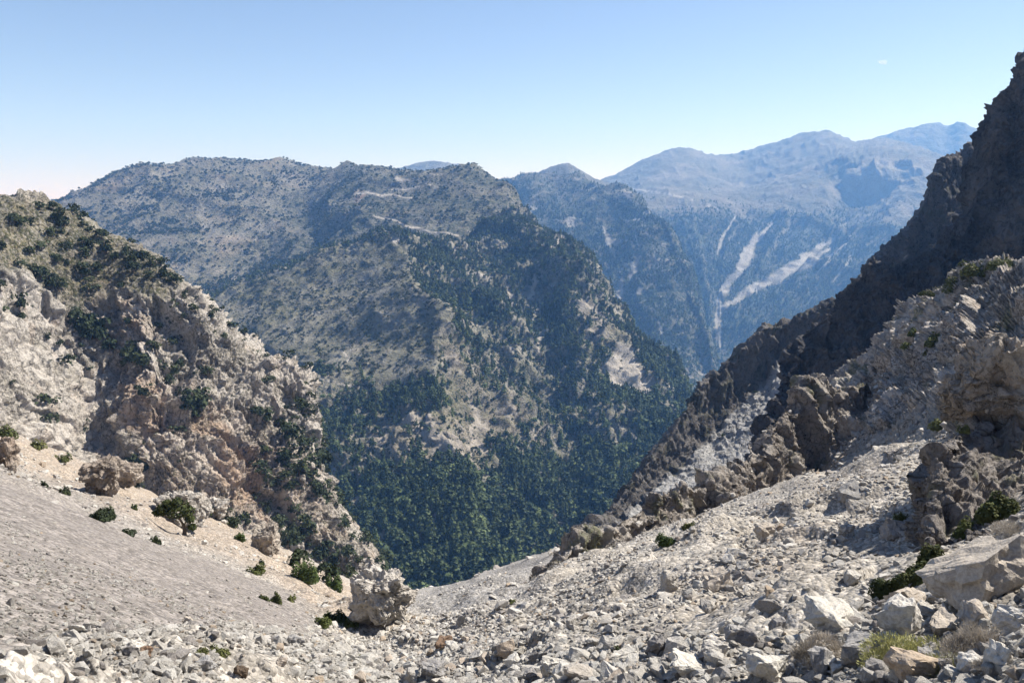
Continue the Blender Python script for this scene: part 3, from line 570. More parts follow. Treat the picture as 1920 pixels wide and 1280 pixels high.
# ------------------------------------------------------------------ haze
hz = bpy.data.meshes.new('haze'); bm = bmesh.new(); bmesh.ops.create_cube(bm, size=1)
for v in bm.verts:
    v.co = Vector((v.co.x * 20000, 5750 + v.co.y * 13000, -1290 if v.co.z < 0 else 1120))
bm.to_mesh(hz); bm.free()
m = bpy.data.materials.new('haze'); m.use_nodes = True; m.node_tree.nodes.clear()
pv = m.node_tree.nodes.new('ShaderNodeVolumePrincipled'); pv.inputs['Density'].default_value = HAZE_DENSITY
pv.inputs['Color'].default_value = (*HAZE_COLOR, 1); pv.inputs['Absorption Color'].default_value = (HAZE_ABSORB,) * 3 + (1,); pv.inputs['Anisotropy'].default_value = HAZE_G
mo = m.node_tree.nodes.new('ShaderNodeOutputMaterial'); m.node_tree.links.new(pv.outputs[0], mo.inputs['Volume'])
hz.materials.append(m); ho = bpy.data.objects.new('haze', hz); C.objects.link(ho); ho['kind'] = 'stuff'

# ------------------------------------------------------------------ trees and shrubs
rs = np.random.RandomState(11); rng = random.Random(5)
def mesh_from(name, verts, faces, mats, fm=None, smooth=False):
    me = bpy.data.meshes.new(name); me.from_pydata([tuple(v) for v in verts], [], faces)
    for m_ in mats: me.materials.append(m_)
    if fm is not None: me.polygons.foreach_set('material_index', np.array(fm, np.int32))
    if smooth: me.polygons.foreach_set('use_smooth', np.ones(len(faces), bool))
    me.update(); return me
def leaf(vs, fs, p, n, s, r):
    """one leaf-clump face: an uneven four- or five-sided spray around p"""
    n = n / (np.linalg.norm(n) + 1e-9); u = np.cross(n, [.3, .1, 1]); u /= np.linalg.norm(u) + 1e-9; v = np.cross(n, u)
    k = r.randint(4, 6); a0 = r.rand() * 6.28; b = len(vs)
    for i in range(k):
        a = a0 + 6.283 * i / k; q = s * (.55 + .6 * r.rand()); vs.append(p + u * math.cos(a) * q + v * math.sin(a) * q + n * s * (r.rand() - .5) * .5)
    fs.append(tuple(range(b, b + k)))
def conifer(seed, n, spread=.26, lean=.0, leafs=.07, irr=.35):
    r = np.random.RandomState(seed); vs, fs = [], []
    tiers = [(.12 + .86 * i / 7 + r.uniform(-.03, .03), r.rand() * 6.28) for i in range(8)]
    for i in range(n):
        z = .1 + .9 * r.rand() ** 1.15; t = (z - .1) / .9
        R0 = spread * (1 - t) ** .75 * (.75 + irr * math.sin(5 * t * 6.28 + seed)) + .02
        a = r.rand() * 6.283; R1 = R0 * (1 + irr * math.sin(2 * a + seed * 1.7 + 9 * t)) * r.rand() ** .45
        p = np.array([R1 * math.cos(a) + lean * z, R1 * math.sin(a), z - .25 * R1])
        nn = np.array([math.cos(a), math.sin(a), .9]) + r.normal(size=3) * .55
        leaf(vs, fs, p, nn, leafs * (1.15 - .5 * t), r)
    return vs, fs
def bushy(seed, n, w=.55, h=.9, leafs=.1, lobes=6):
    r = np.random.RandomState(seed); vs, fs = [], []
    L = [(np.array([r.normal() * w * .45, r.normal() * w * .45, h * (.3 + .45 * r.rand())]), (.22 + .25 * r.rand()) * w / .55) for _ in range(lobes)]
    for i in range(n):
        c, q = L[r.randint(lobes)]; d = r.normal(size=3); d /= np.linalg.norm(d); d[2] = abs(d[2]) * .9 - .25
        p = c + d * q * (.7 + .4 * r.rand()); p[2] = max(p[2], .02)
        leaf(vs, fs, p, d + r.normal(size=3) * .5 + [0, 0, .3], leafs, r)
    return vs, fs
def stem(vs, fs, pts, k=6):
    """tapered tube through (x, y, z, radius)"""
    b = len(vs)
    for x, y, z, q in pts:
        for i in range(k): a = 6.283 * i / k; vs.append(np.array([x + q * math.cos(a), y + q * math.sin(a), z]))
    for j in range(len(pts) - 1):
        for i in range(k): fs.append((b + j * k + i, b + j * k + (i + 1) % k, b + (j + 1) * k + (i + 1) % k, b + (j + 1) * k + i))
M_pine = foliage('pine_needles', (.026, .042, .020), (.10, .13, .055))
M_oak = foliage('evergreen_leaves', (.030, .042, .022), (.055, .068, .034))
M_fresh = foliage('fresh_leaves', (.065, .095, .03), (.095, .13, .045), .2)
M_cushion = foliage('cushion_leaves', (.30, .31, .12), (.38, .36, .16), .2)
M_moss = foliage('green_cushion_leaves', (.085, .10, .033), (.13, .135, .05), .15)
M_dry = foliage('dry_twigs', (.36, .32, .27), (.44, .40, .34), .2)
b_ = NT('bark'); M_bark = b_.out(b_.mix(b_.noise(.2, 4, .6), (.10, .075, .055), (.20, .16, .12)), .9)

def bare(mesh_):
    return mesh_
far_trees = [mesh_from('far_tree', *conifer(i, 30, .32, leafs=.19), [M_pine]) for i in range(4)]
mid_trees = [mesh_from('pine_tree', *conifer(20 + i, 90, [.28, .34, .24, .38, .31][i], leafs=.10), [M_pine]) for i in range(5)] + [mesh_from('pine_tree', *bushy(30 + i, 80, .30, 1.0, .10, 7), [M_pine]) for i in range(3)]
mid_bush = [mesh_from('shrub', *bushy(40 + i, 70, .55, .95, .13), [M_oak]) for i in range(4)]
far_bush = [mesh_from('far_shrub', *bushy(60 + i, 34, .6, .95, .22), [M_oak]) for i in range(3)]

def gn_scatter(name, pts, rot, scl, idx, meshes, label=None, cat=None):
    """one stuff object: points that carry rotation, scale and kind, with a mesh set on each by geometry nodes"""
    me = bpy.data.meshes.new(name); me.vertices.add(len(pts)); me.vertices.foreach_set('co', np.asarray(pts, np.float32).reshape(-1))
    for nm, typ, val, key in (('turn', 'FLOAT_VECTOR', rot, 'vector'), ('size', 'FLOAT_VECTOR', scl, 'vector'), ('pick', 'INT', idx, 'value')):
        a = me.attributes.new(nm, typ, 'POINT'); a.data.foreach_set(key, np.asarray(val, np.int32 if typ == 'INT' else np.float32).reshape(-1))
    o = bpy.data.objects.new(name, me); C.objects.link(o); o['kind'] = 'stuff'
    col = bpy.data.collections.new(name + '_kinds')
    for i, m_ in enumerate(meshes):
        src = bpy.data.objects.new('%s_%02d' % (name + '_kind', i), m_); col.objects.link(src)
    t = bpy.data.node_groups.new(name, 'GeometryNodeTree')
    t.interface.new_socket('Geometry', in_out='INPUT', socket_type='NodeSocketGeometry'); t.interface.new_socket('Geometry', in_out='OUTPUT', socket_type='NodeSocketGeometry')
    gi, go = t.nodes.new('NodeGroupInput'), t.nodes.new('NodeGroupOutput')
    ip = t.nodes.new('GeometryNodeInstanceOnPoints'); cinf = t.nodes.new('GeometryNodeCollectionInfo')
    cinf.inputs[0].default_value = col; cinf.inputs['Separate Children'].default_value = True; cinf.inputs['Reset Children'].default_value = True
    def at(n_, typ):
        x = t.nodes.new('GeometryNodeInputNamedAttribute'); x.data_type = typ; x.inputs[0].default_value = n_; return x.outputs[0]
    L = t.links.new
    L(gi.outputs[0], ip.inputs['Points']); L(cinf.outputs[0], ip.inputs['Instance']); ip.inputs['Pick Instance'].default_value = True
    L(at('pick', 'INT'), ip.inputs['Instance Index']); L(at('size', 'FLOAT_VECTOR'), ip.inputs['Scale'])
    e = t.nodes.new('FunctionNodeEulerToRotation'); L(at('turn', 'FLOAT_VECTOR'), e.inputs[0]); L(e.outputs[0], ip.inputs['Rotation'])
    L(ip.outputs[0], go.inputs[0])
    md = o.modifiers.new('scatter', 'NODES'); md.node_group = t
    print('%5.1fs %-18s %d instances' % (time.time() - T0, name, len(pts)), flush=True)
    return o
def sample(G, dens, jit=True):
    """random places on a landform; dens = plants per square metre at each grid point"""
    _, area = normals(G); lam = np.clip(dens * area, 0, 1.5)
    lam[:2] = 0; lam[-2:] = 0
    k = rs.poisson(lam); i, j = np.nonzero(k); n_ = k[i, j]; i = np.repeat(i, n_); j = np.repeat(j, n_)
    u, v = rs.rand(len(i), 1), rs.rand(len(i), 1)
    i2 = np.minimum(i + 1, G.shape[0] - 1); j2 = np.minimum(j + 1, G.shape[1] - 1)
    P = (G[i, j] * (1 - u) + G[i2, j] * u) * (1 - v) + (G[i, j2] * (1 - u) + G[i2, j2] * u) * v
    return P, i, j
def put(P, H, wid=(.85, 1.25)):
    n_ = len(P); rot = np.zeros((n_, 3)); rot[:, 2] = rs.rand(n_) * 6.283; rot[:, 0] = rs.normal(size=n_) * .05; rot[:, 1] = rs.normal(size=n_) * .05
    W = rs.uniform(wid[0], wid[1], n_); scl = np.stack([H * W, H * W, H], -1)
    return rot, scl

TREES = []     # candidates to become single trees: P, H, kind, zone
def scatter(name, G, dens, hmin, hmax, meshes, keep=None, wid=(.85, 1.25), pw=1.6, hm=None):
    P, i, j = sample(G, dens); H = hmin + (hmax - hmin) * rs.rand(len(P)) ** pw
    if hm is not None: H = H * hm[i, j]
    P = P - np.stack([0 * H, 0 * H, H * .06], -1)
    rot, scl = put(P, H, wid); idx = rs.randint(0, len(meshes), len(P))
    if keep is not None: keep.append((P, H, rot, scl, idx, meshes)); return None
    return gn_scatter(name, P, rot, scl, idx, meshes)

# massif woods
px, py = proj(G_massif); hi = sstep(py + 38 * fbm(G_massif, 420, 3, seed=140), 362, 432) * (1 - sc_massif) ** 2
n_ = fbm(G_massif, 260, 3, seed=101)
scatter('far_forest', G_massif, hi * np.clip(.0050 + .0065 * n_, .0008, .011) * sstep(px + 0 * py, 1950, 1500), 8, 18, far_trees)
px, py = proj(G_blue); hi = (.25 + .75 * sstep(py - 335, 20, 80)) * (1 - sc_blue) ** 2
scatter('ridge_forest', G_blue, hi * np.clip(.009 + .013 * fbm(G_blue, 140, 3, seed=102), .001, .022), 6, 16, far_trees)
# shrubs on the plateau hills
px, py = proj(G_plat); lw = sstep(py, 470, 540); lft = sstep(px, 560, 380) * sstep(py, 330, 370)
cl = sstep(fbm(G_plat, 110, 4, seed=104), .02, .35)
valley = pmask(px, py, [[(350,545),(420,520),(520,500),(600,470),(650,470),(560,510),(450,560),(380,590)]], 12)
scatter('hill_shrubs', G_plat, (lft * (.0022 + .015 * cl) + .028 * valley + .006 * (1 - lft) * (.35 + cl)) * (1 - road_plat), 3, 9.5, far_bush, wid=(.6, .95))
# woods of the spur and ravine
px, py = proj(G_spur)
nz = fbm(G_spur, 70, 4, seed=105)
floor_ = pmask(px, py, [[(600,1000),(680,930),(760,895),(900,880),(1000,850),(1070,770),(1150,740),(1280,700),(1400,900),(1200,1200),(600,1200)]], 95)
right = 1 - lf_spur
d_ = right * np.clip(.034 + .045 * nz, .002, .062) * (1 - .72 * rkz_spur) * np.clip(1 + 1.3 * fbm(G_spur * [1, 1, .4], 150, 3, seed=133), .25, 1.8) + -.004 * floor_ + .018 * floor_ * (1 + .6 * nz)
d_ = d_ * (1 - .92 * np.clip(sc_spur * (1 - .4 * floor_), 0, 1)) * (1 - patch_spur)
near = []
scatter('wood', G_spur, d_ * right, 4, 13.5, mid_trees, keep=near, pw=1.7, hm=1 + .7 * floor_)
scatter('wood', G_spur, (1 - right) * np.clip(.011 + .016 * fbm(G_spur, 36, 3, seed=107), .003, .024) + .003 * right * (1 - floor_) + .0006 * patch_spur, 2, 7, mid_bush, keep=near, wid=(.65, 1.0))
# shrubs and small trees of the left cliffs
px, py = proj(G_cliff)
lowr = pmask(px, py, [[(455,800),(520,760),(600,720),(640,880),(720,1010),(720,1060),(640,1130),(540,1090),(510,980)]], 22)
crst = pmask(px, py, [[(270,470),(380,545),(520,650),(600,700),(590,720),(480,660),(360,575),(260,500)]], 10)
d_ = .011 * (1 - grass_c) * (1 - slab_c) * sstep(fbm(G_cliff, 16, 3, seed=110), -.05, .3) + .05 * lowr * sstep(fbm(G_cliff, 14, 3, seed=111), -.3, .15) + .014 * crst + .003 * slab_c + .010 * grass_c
scatter('cliff_shrubs', G_cliff, d_ * 1.1, .9, 5.0, mid_bush, keep=near, wid=(.9, 1.4), pw=2)
for G_, dd in ((G_ridge2, .0016),):
    px, py = proj(G_); scatter('cliff_shrubs', G_, dd * sstep(fbm(G_, 14, 3, seed=112), .1, .4), .8, 2.6, mid_bush, keep=near, wid=(.9, 1.5), pw=2)

# ------------------------------------------------------------------ stones and boulders
def rock_mesh(name, seed, sub, dims=(1, 1, 1), cuts=14, rough_=.03, mat=None, crags=None, flat=True, boxy=.62):
    """angular limestone block: the hull of a few points on a boxy ellipsoid, its faces then broken up; sits with its base at z = 0"""
    r = np.random.RandomState(seed); bm = bmesh.new()
    for k in range(cuts):
        n = r.normal(size=3); n /= np.linalg.norm(n); n = np.sign(n) * np.abs(n) ** boxy; bm.verts.new(n * r.uniform(.82, 1.08))
    h = bmesh.ops.convex_hull(bm, input=bm.verts[:]); bmesh.ops.delete(bm, geom=[v for v in bm.verts if not v.link_faces], context='VERTS')
    if sub:
        bmesh.ops.subdivide_edges(bm, edges=bm.edges[:], cuts=sub, use_grid_fill=True); bmesh.ops.triangulate(bm, faces=bm.faces[:])
    bmesh.ops.recalc_face_normals(bm, faces=bm.faces[:])
    me = bpy.data.meshes.new(name); bm.to_mesh(me); bm.free()
    P = np.zeros(len(me.vertices) * 3, np.float32); me.vertices.foreach_get('co', P); P = P.reshape(-1, 3).astype(float)
    P = (P - (P.max(0) + P.min(0)) / 2) / np.ptp(P, axis=0) * np.array(dims)
    U = P / (np.linalg.norm(P, axis=1, keepdims=True) + 1e-9); s = float(np.mean(dims)); off = r.rand(3) * 50
    if rough_:
        P = P + U * (rough_ * s * fbm(P / s + off, .5, 5, .6))[:, None]
        if sub >= 3: P = P + U * (rough_ * 1.3 * s * facets(P / s + off, .3, seed % 50, sharp=24))[:, None]
    if crags: P = P + U * crag(P + off * s, crags, seed % 60, .7)[:, None]
    P[:, 2] -= P[:, 2].min()
    me.vertices.foreach_set('co', P.reshape(-1).astype(np.float32)); me.materials.append(mat or M_stone)
    if not flat: me.polygons.foreach_set('use_smooth', np.ones(len(me.polygons), bool))
    me.update(); return me
def stone_material(name, a, b, c, warm, S):
    m = NT(name); m.vec = m.n('ShaderNodeTexCoord').outputs['Object']; rr = m.rnd()
    mp = m.n('ShaderNodeVectorMath', operation='ADD'); m.set(mp.inputs[0], m.vec); cx = m.n('ShaderNodeCombineXYZ'); m.set(cx.inputs[0], m.math('MULTIPLY', rr, 40.)); m.set(mp.inputs[1], cx.outputs[0]); m.vec = mp.outputs[0]
    col = m.mix(m.ramp(rr, .0, .75), a, b); col = m.mix(m.ramp(rr, .80, .86), col, c); col = m.mix(m.ramp(rr, .93, .96), col, warm)
    n1 = m.noise(S, 5, .65); n2 = m.noise(S * .22, 4, .65, off=3)
    col = m.mix(m.math('MULTIPLY', m.ramp(n1, .5, .68), .5), col, c); col = m.mix(1., col, m.ramp(n2, .25, .75, .75, 1.2), 'MULTIPLY')
    nb = m.bump(n1, S * .22, .8); nb = m.bump(n2, S * .12, .9, nb)
    return m.out(col, .95, nb)
M_stone = stone_material('limestone', (.36, .335, .30), (.50, .475, .435), (.25, .23, .215), (.36, .29, .22), .22)
M_pale = stone_material('pale_limestone', (.46, .435, .39), (.49, .465, .415), (.33, .30, .265), (.47, .42, .36), .2)
M_white = stone_material('white_limestone', (.35, .33, .30), (.50, .48, .44), (.26, .245, .23), (.45, .38, .31), .22)
M_grey = stone_material('grey_limestone', (.24, .23, .225), (.28, .27, .26), (.17, .16, .155), (.27, .25, .23), .2)
M_tan = stone_material('tan_limestone', (.38, .335, .285), (.41, .365, .31), (.27, .23, .195), (.40, .33, .26), .25)
M_rust = stone_material('rusty_limestone', (.17, .115, .08), (.19, .13, .09), (.10, .075, .055), (.19, .125, .085), .3)
small = [rock_mesh('stone', 200 + i, 0, (1, r_, h_), 13, .0) for i, (r_, h_) in enumerate(((.8, .6), (.65, .5), (.9, .75), (.7, .4), (.85, .55), (.6, .65), (.75, .5), (.95, .45)))]
small_w = [m_.copy() for m_ in small]
for m_ in small_w: m_.materials[0] = M_white
big = [rock_mesh('boulder', 300 + i, 3, (1, r_, h_), 15, .05) for i, (r_, h_) in enumerate(((.8, .6), (.65, .55), (.9, .8), (.7, .42), (.85, .62), (.6, .7), (.75, .5), (.8, .75)))]

big_w = [m_.copy() for m_ in big]
for m_ in big_w: m_.materials[0] = M_white
px, py = proj(G_scree); Yg = G_scree[..., 1]
rubble = np.clip(.55 + 1.5 * fbm(G_scree, 7, 4, .6, seed=120), .06, 2.0)
lipz = pmask(px, py, [[(765,1118),(800,1075),(900,1050),(1000,1028),(1085,1005),(1075,1022),(980,1056),(880,1084),(810,1108)]], 8)
inview = (px > -80) & (px < 2000) & (py < 1330)
ST = []
bould = pmask(px, py, [[(480,1300),(640,1225),(900,1190),(1200,1195),(1350,1165),(1500,1125),(1650,1100),(1990,1090),(1990,1330),(480,1330)], [(-80,1235),(200,1228),(500,1222),(500,1330),(-80,1330)]], 65)
for s0, s1, yf, cov in ((.03, .055, 11, .32), (.055, .10, 20, .42), (.10, .18, 36, .40), (.18, .32, 70, .24), (.32, .6, 130, .055), (.6, 1.1, 260, .018), (1.1, 2.0, 300, .004)):
    sm = (s0 + s1) / 2
    dens = cov / sm ** 2 * rubble * inview * sstep(Yg, yf * 1.25, yf * .8) * sstep(Yg, sm * 9, sm * 16)
    dens = dens * (1 - fine_s * (.6 if sm < .12 else .97 if sm < .25 else 1.)) * (1 - gully_s * (.25 if sm < .5 else .8)) * (1 + (lipz * 45 if sm > .5 else 0))
    dens = dens * (1 - .55 * brown) * (1 + bould * (1.6 if .1 < sm < .3 else np.where(px < 1300, 1.5, 3.2) if .3 < sm < .6 else 0))
    P, i, j = sample(G_scree, dens); s = s0 * (s1 / s0) ** rs.rand(len(P))
    ST.append((P, s))
for G_, dd in ((G_slope, .10 + .5 * chute_s), (G_rib, .05 + 0 * G_rib[..., 0])):
    P, i, j = sample(G_, dd * np.clip(.4 + fbm(G_, 5, 3, seed=121), 0, 1.5)); ST.append((P, .28 * 4 ** rs.rand(len(P)) ** 1.8))
P = np.concatenate([a for a, b in ST]); S = np.concatenate([b for a, b in ST]); S = np.minimum(S, np.where(proj(P)[0] < 900, 28, 40) * np.linalg.norm(P, axis=1) / F)
P[:, 2] -= S * .14
ix, iy = proj(P); dst = np.linalg.norm(P, axis=1); apx = S / dst * F
ok = (apx > 2.0) & (P[:, 1] > 4.2); P, S, ix, iy, dst, apx = P[ok], S[ok], ix[ok], iy[ok], dst[ok], apx[ok]
rot = np.stack([rs.normal(size=len(P)) * .35, rs.normal(size=len(P)) * .35, rs.rand(len(P)) * 6.283], -1)
scl = S[:, None] * np.stack([rs.uniform(.8, 1.3, len(P)), rs.uniform(.8, 1.2, len(P)), rs.uniform(.7, 1.25, len(P))], -1)
vs_ = seen(ix, iy - apx * .2, P[:, 1], 1.06) & (ix > 0) & (ix < 1920) & (iy < 1290)
top = np.argsort(-apx * vs_)[:300]; single = np.zeros(len(P), bool); single[top] = True
whit = pmask(ix, iy, [[(60,1300),(300,1235),(520,1215),(760,1190),(1000,1195),(1300,1185),(1500,1140),(1990,1150),(1990,1330)]], 20) > rs.rand(len(P)) * 1.3
gn_scatter('rubble', P[~single], rot[~single], scl[~single], np.where(whit[~single], 8, 0) + rs.randint(0, 8, (~single).sum()), small + small_w)
def tag(o, label, cat, group=None):
    o['label'] = label; o['category'] = cat
    if group: o['group'] = group
    return o
def link(name, me, loc, rz=(0, 0, 0), sc=(1, 1, 1)):
    o = bpy.data.objects.new(name, me); C.objects.link(o); o.location = loc; o.rotation_euler = rz; o.scale = sc; return o
for k in top:
    if apx[k] < 3 or not vs_[k]: continue
    o = link('boulder', (big_w if whit[k] else big)[k % 8], P[k], rot[k], scl[k])
    if ix[k] > 1150 and iy[k] > 1080: tag(o, 'loose angular limestone block among the jumble at bottom right', 'boulder', 'limestone blocks jumbled at the bottom right')
    elif ix[k] > 1150: tag(o, 'loose limestone block on the steep rubble slope below the cliffs', 'boulder', 'limestone blocks on the right rubble slope')
    elif iy[k] > 1120: tag(o, 'loose pale limestone block on the white scree at bottom centre and left', 'boulder', 'limestone blocks on the white scree')
    else: tag(o, 'dark grey block along the far lip of the gully', 'boulder', 'grey blocks along the gully lip')

# boulders one can point to: (px, py of the base, width px, height px, depth ratio, material, seed, turn, label)
MT = {'p': M_pale, 'g': M_grey, 't': M_tan, 's': M_stone, 'r': M_rust}
BL = [
 (1845,1128,215,150,.8,'t',401,.4,'huge tan boulder with a hollowed face at the right edge below the dark outcrop'),
 (1868,1118,54,62,.8,'g',402,.9,'dark grey pointed stone standing against the huge tan boulder'),
 (1708,1150,92,52,.8,'t',403,.2,'tan block lying on top of the big grey boulder'),
 (1702,1196,96,72,.8,'s',404,1.1,'big rounded grey boulder just behind the yellow green cushion plant'),
 (1572,1182,128,46,.8,'p',405,.3,'broad pale slab of rock half sunk in the rubble'),
 (1546,1266,62,54,.9,'g',406,.7,'dark square faced block left of the yellow green cushion plant'),
 (1618,1244,84,54,.8,'g',407,.2,'dark wedge shaped rock touching the left end of the cushion plant'),
 (1728,1288,130,50,.8,'s',408,.5,'long grey slab lying in front of the cushion plant'),
 (1770,1184,92,34,.6,'t',409,2.8,'long tan stone pointing left behind the dry grey bush'),
 (1832,1176,76,46,.8,'t',410,.1,'smooth tan boulder behind the dry grey bush'),
 (1345,1108,62,42,.9,'t',411,.9,'large tan block with a dark left face alone on the slope'),
 (1602,938,54,32,.8,'g',412,.2,'dark blocky rock, upper of a pair on the rubble slope'),
 (1612,962,46,26,.8,'s',413,.6,'low grey rock, lower of a pair on the rubble slope'),
 (1684,1012,50,40,.9,'g',414,.4,'grey boulder capped with a bright green cushion'),
 (1440,1012,40,30,.8,'t',415,.3,'tan block stuck in the bank of brown rubble'),
 (1598,1094,38,26,.8,'s',416,1.,'grey boulder on the gravel left of the dark green juniper'),
 (1404,1214,50,32,.8,'g',417,.3,'dark grey block at the edge of the white boulder field'),
 (1456,1190,34,38,.8,'g',418,.8,'upright grey block with a pale cap stone'),
 (1376,1202,40,28,.8,'g',419,.2,'squat grey block left of the upright capped one'),
 (1032,1270,56,38,.7,'p',420,.5,'bright white boulder at the bottom edge of the picture'),
 (994,1276,30,24,.8,'g',421,.5,'dark hollow stone beside the bright white boulder'),
 (1088,1274,66,30,.6,'p',422,.2,'flat pale slab right of the bright white boulder'),
 (812,1282,56,32,.7,'g',423,.1,'grey slab with a dark shaded end at the bottom centre'),
 (864,1172,17,22,.8,'g',424,.0,'small dark upright stone standing alone in the gully'),
 (832,1216,40,20,.8,'r',425,.3,'brown lump of rock in the middle of the white scree'),
 (1257,1108,38,42,.8,'s',426,.8,'rounded boulder with a dark underside high on the scree'),
 (1168,1248,58,34,.8,'p',427,.6,'white block with a brown plant behind it'),
 (1235,1232,52,40,.8,'g',428,.6,'grey block with a sharp shaded face among white boulders'),
 (383,1260,40,28,.9,'g',429,.2,'blue grey dome shaped boulder low on the left scree'),
 (456,1268,34,24,.7,'r',430,.5,'rusty brown stone near the bottom edge'),
 (272,1230,28,18,.8,'r',431,.4,'dark brown stone beside a white slab'),
 (246,1228,44,30,.7,'p',432,.4,'white slab beside the dark brown stone'),
 (143,1188,34,18,.7,'p',433,.2,'white slab alone on the left scree'),
 (352,1176,22,20,.8,'t',434,.2,'small tan block with a dark hollow on the left scree'),
 (526,1250,22,16,.8,'t',435,.8,'small tan boulder below the green cushion on the white scree'),
 (549,1212,32,20,.8,'g',436,.3,'grey lump of rock below the yellow green cushions'),
 (1905,1190,70,60,.9,'s',437,.3,'grey boulder cut by the right edge above the dry bush'),
 (1740,1262,46,52,.9,'g',438,.3,'dark grey rock enclosed by the arch of the cushion plant'),
 (1820,1262,50,38,.9,'s',439,.3,'small grey boulder below the dry grey bush'),
 (1885,1250,64,44,.9,'p',440,.7,'white boulder at the right edge below the dry bush'),
 (1290,1268,84,44,.8,'p',441,.4,'large white block at the bottom edge right of centre'),
 (1440,1276,90,50,.8,'p',442,.9,'broad white block at the bottom edge left of the dark square one'),
 (1340,1240,60,40,.8,'s',443,.4,'grey white block between the broad white ones')]
for bx, by, bw, bh, dr, mt, sd_, tz, lab in BL:
    P0, N0 = hit(bx, min(by, 1276) - 2); u = P0[1] / F * 1.02; W_, H_ = bw * u * .95, bh * u * 1.15
    me = rock_mesh('boulder', sd_, 7, (W_, W_ * dr, H_), 15, .07, MT[mt])
    o = link('boulder', me, P0 - np.array([0, -W_ * dr * .25, H_ * .22]), (rng.uniform(-.1, .1), rng.uniform(-.12, .12), tz * .5)); tag(o, lab, 'boulder')
# outcrops: bigger craggy rocks standing out of the slopes
OC = [
 (712,1180,116,84,.9,'p',501,'brown knobbly outcrop at the lip of the gully floor'),
 (184,930,72,56,.9,'r2',502,'brown pitted outcrop on the orange slope under the left cliff'),
 (228,914,58,40,.9,'r2',503,'smaller brown outcrop right behind the pitted one'),
 (332,985,96,46,.7,'p',504,'long pale boulder lying above the lone juniper'),
 (494,1046,50,54,.9,'t',505,'rounded pale outcrop at the edge of the ravine'),
 (400,972,52,26,.8,'p',506,'low pale slab between the long boulder and the rounded outcrop'),
 (8,880,40,66,.8,'r2',507,'brown rock cut by the left edge above the grey scree'),
 (1890,790,170,130,.8,'t',509,'tan rock wall with a smooth face at the right edge'),
 (1800,790,60,40,.9,'g2',510,'grey knob of rock at the foot of the tan wall'),
 (1590,1010,30,20,.9,'s',511,'small grey rock below the pair on the rubble slope'),
 (1520,660,20,14,.9,'s',512,'small boulder perched high on the dark wall')]
M_out_t = rock_material('tan_outcrop_rock', .3, (.33, .285, .24), (.40, .36, .31), (.20, .165, .135), (.40, .29, .20), (.4, .4, .4), (.15, .15, .08), (.1, .1, .05), crackL=3.5, pit_shade=.2)
M_out_r = rock_material('brown_outcrop_rock', .4, (.30, .25, .21), (.37, .32, .27), (.16, .135, .115), (.31, .21, .145), (.4, .4, .4), (.15, .15, .08), (.1, .1, .05), crackL=3.5, pit_shade=.2)
M_out_p = rock_material('pale_outcrop_rock', .4, (.42, .385, .34), (.50, .465, .42), (.25, .225, .2), (.42, .33, .25), (.4, .4, .4), (.15, .15, .08), (.1, .1, .05), crackL=3.5, pit_shade=.2)
MO = {'t': M_out_t, 'r2': M_out_r, 'g2': M_out_g, 'p': M_out_p, 's': M_stone}
for bx, by, bw, bh, dr, mt, sd_, lab in OC[:-1]:
    P0, N0 = hit(bx, by - 3); u = P0[1] / F * 1.02; W_, H_ = bw * u, bh * u * 1.25
    me = rock_mesh('rock_outcrop', sd_, 16 if bw > 90 else 10, (W_, W_ * dr, H_), 22, .11, MO[mt], crags=((W_ * .3, W_ * .06), (W_ * .12, W_ * .04), (W_ * .05, W_ * .02)), flat=True, boxy=.55)
    o = link('rock_outcrop', me, P0 - np.array([0, -W_ * dr * .35, H_ * .2]), (0, 0, rng.uniform(-.3, .3))); tag(o, lab, 'rock outcrop')

# ------------------------------------------------------------------ single trees and shrubs out of the candidates
allP = []
for gi_, (P, H, rot, scl, idx, ms) in enumerate(near):
    ix, iy = proj(P); allP.append((P, H, rot, scl, idx, ms, ix, iy, H / np.linalg.norm(P, axis=1) * F))
def split(ids, n_, name, stuffname, lab):
    sz = np.concatenate([allP[g][8] * seen(allP[g][6], allP[g][7] - allP[g][8] * .5, allP[g][0][:, 1], 1.03) * (allP[g][6] > 0) * (allP[g][6] < 1920) for g in ids])
    cut = max(np.sort(sz)[-n_] if len(sz) > n_ else 0, 1e-6); a = 0
    for g in ids:
        P, H, rot, scl, idx, ms, ix, iy, sp = allP[g]; one = sz[a:a + len(P)] >= cut; a += len(P)
        for k in np.nonzero(one)[0]:
            o = link(name, ms[idx[k]], P[k], rot[k], scl[k]); l_, c_, g_ = lab(ix[k], iy[k], g); tag(o, l_, c_, g_)
        gn_scatter(stuffname, P[~one], rot[~one], scl[~one], idx[~one], ms)
def lab_pine(x, y, g):
    if y > 880: return 'dark green conifer in the dense wood on the ravine floor', 'tree', 'conifers on the ravine floor'
    return 'dark green conifer on the rocky flank of the wooded ridge', 'tree', 'conifers on the wooded ridge'
def lab_bush(x, y, g):
    if x > 1000: return 'dark shrub clinging to the far cliff edge right of the valley', 'shrub', 'shrubs on the far cliff'
    if x > 440 and y > 760: return 'bushy evergreen tree on the broken lower cliffs by the ravine', 'tree', 'evergreens on the lower left cliffs'
    return 'dark evergreen shrub growing on the left cliff mountain', 'shrub', 'shrubs on the left cliff'
split([0], 300, 'pine_tree', 'pine_wood', lab_pine)
split([1], 1, 'shrub', 'ridge_shrubs', lambda x, y, g: ('dark rounded shrub on the pale slope of the wooded ridge', 'shrub', None))

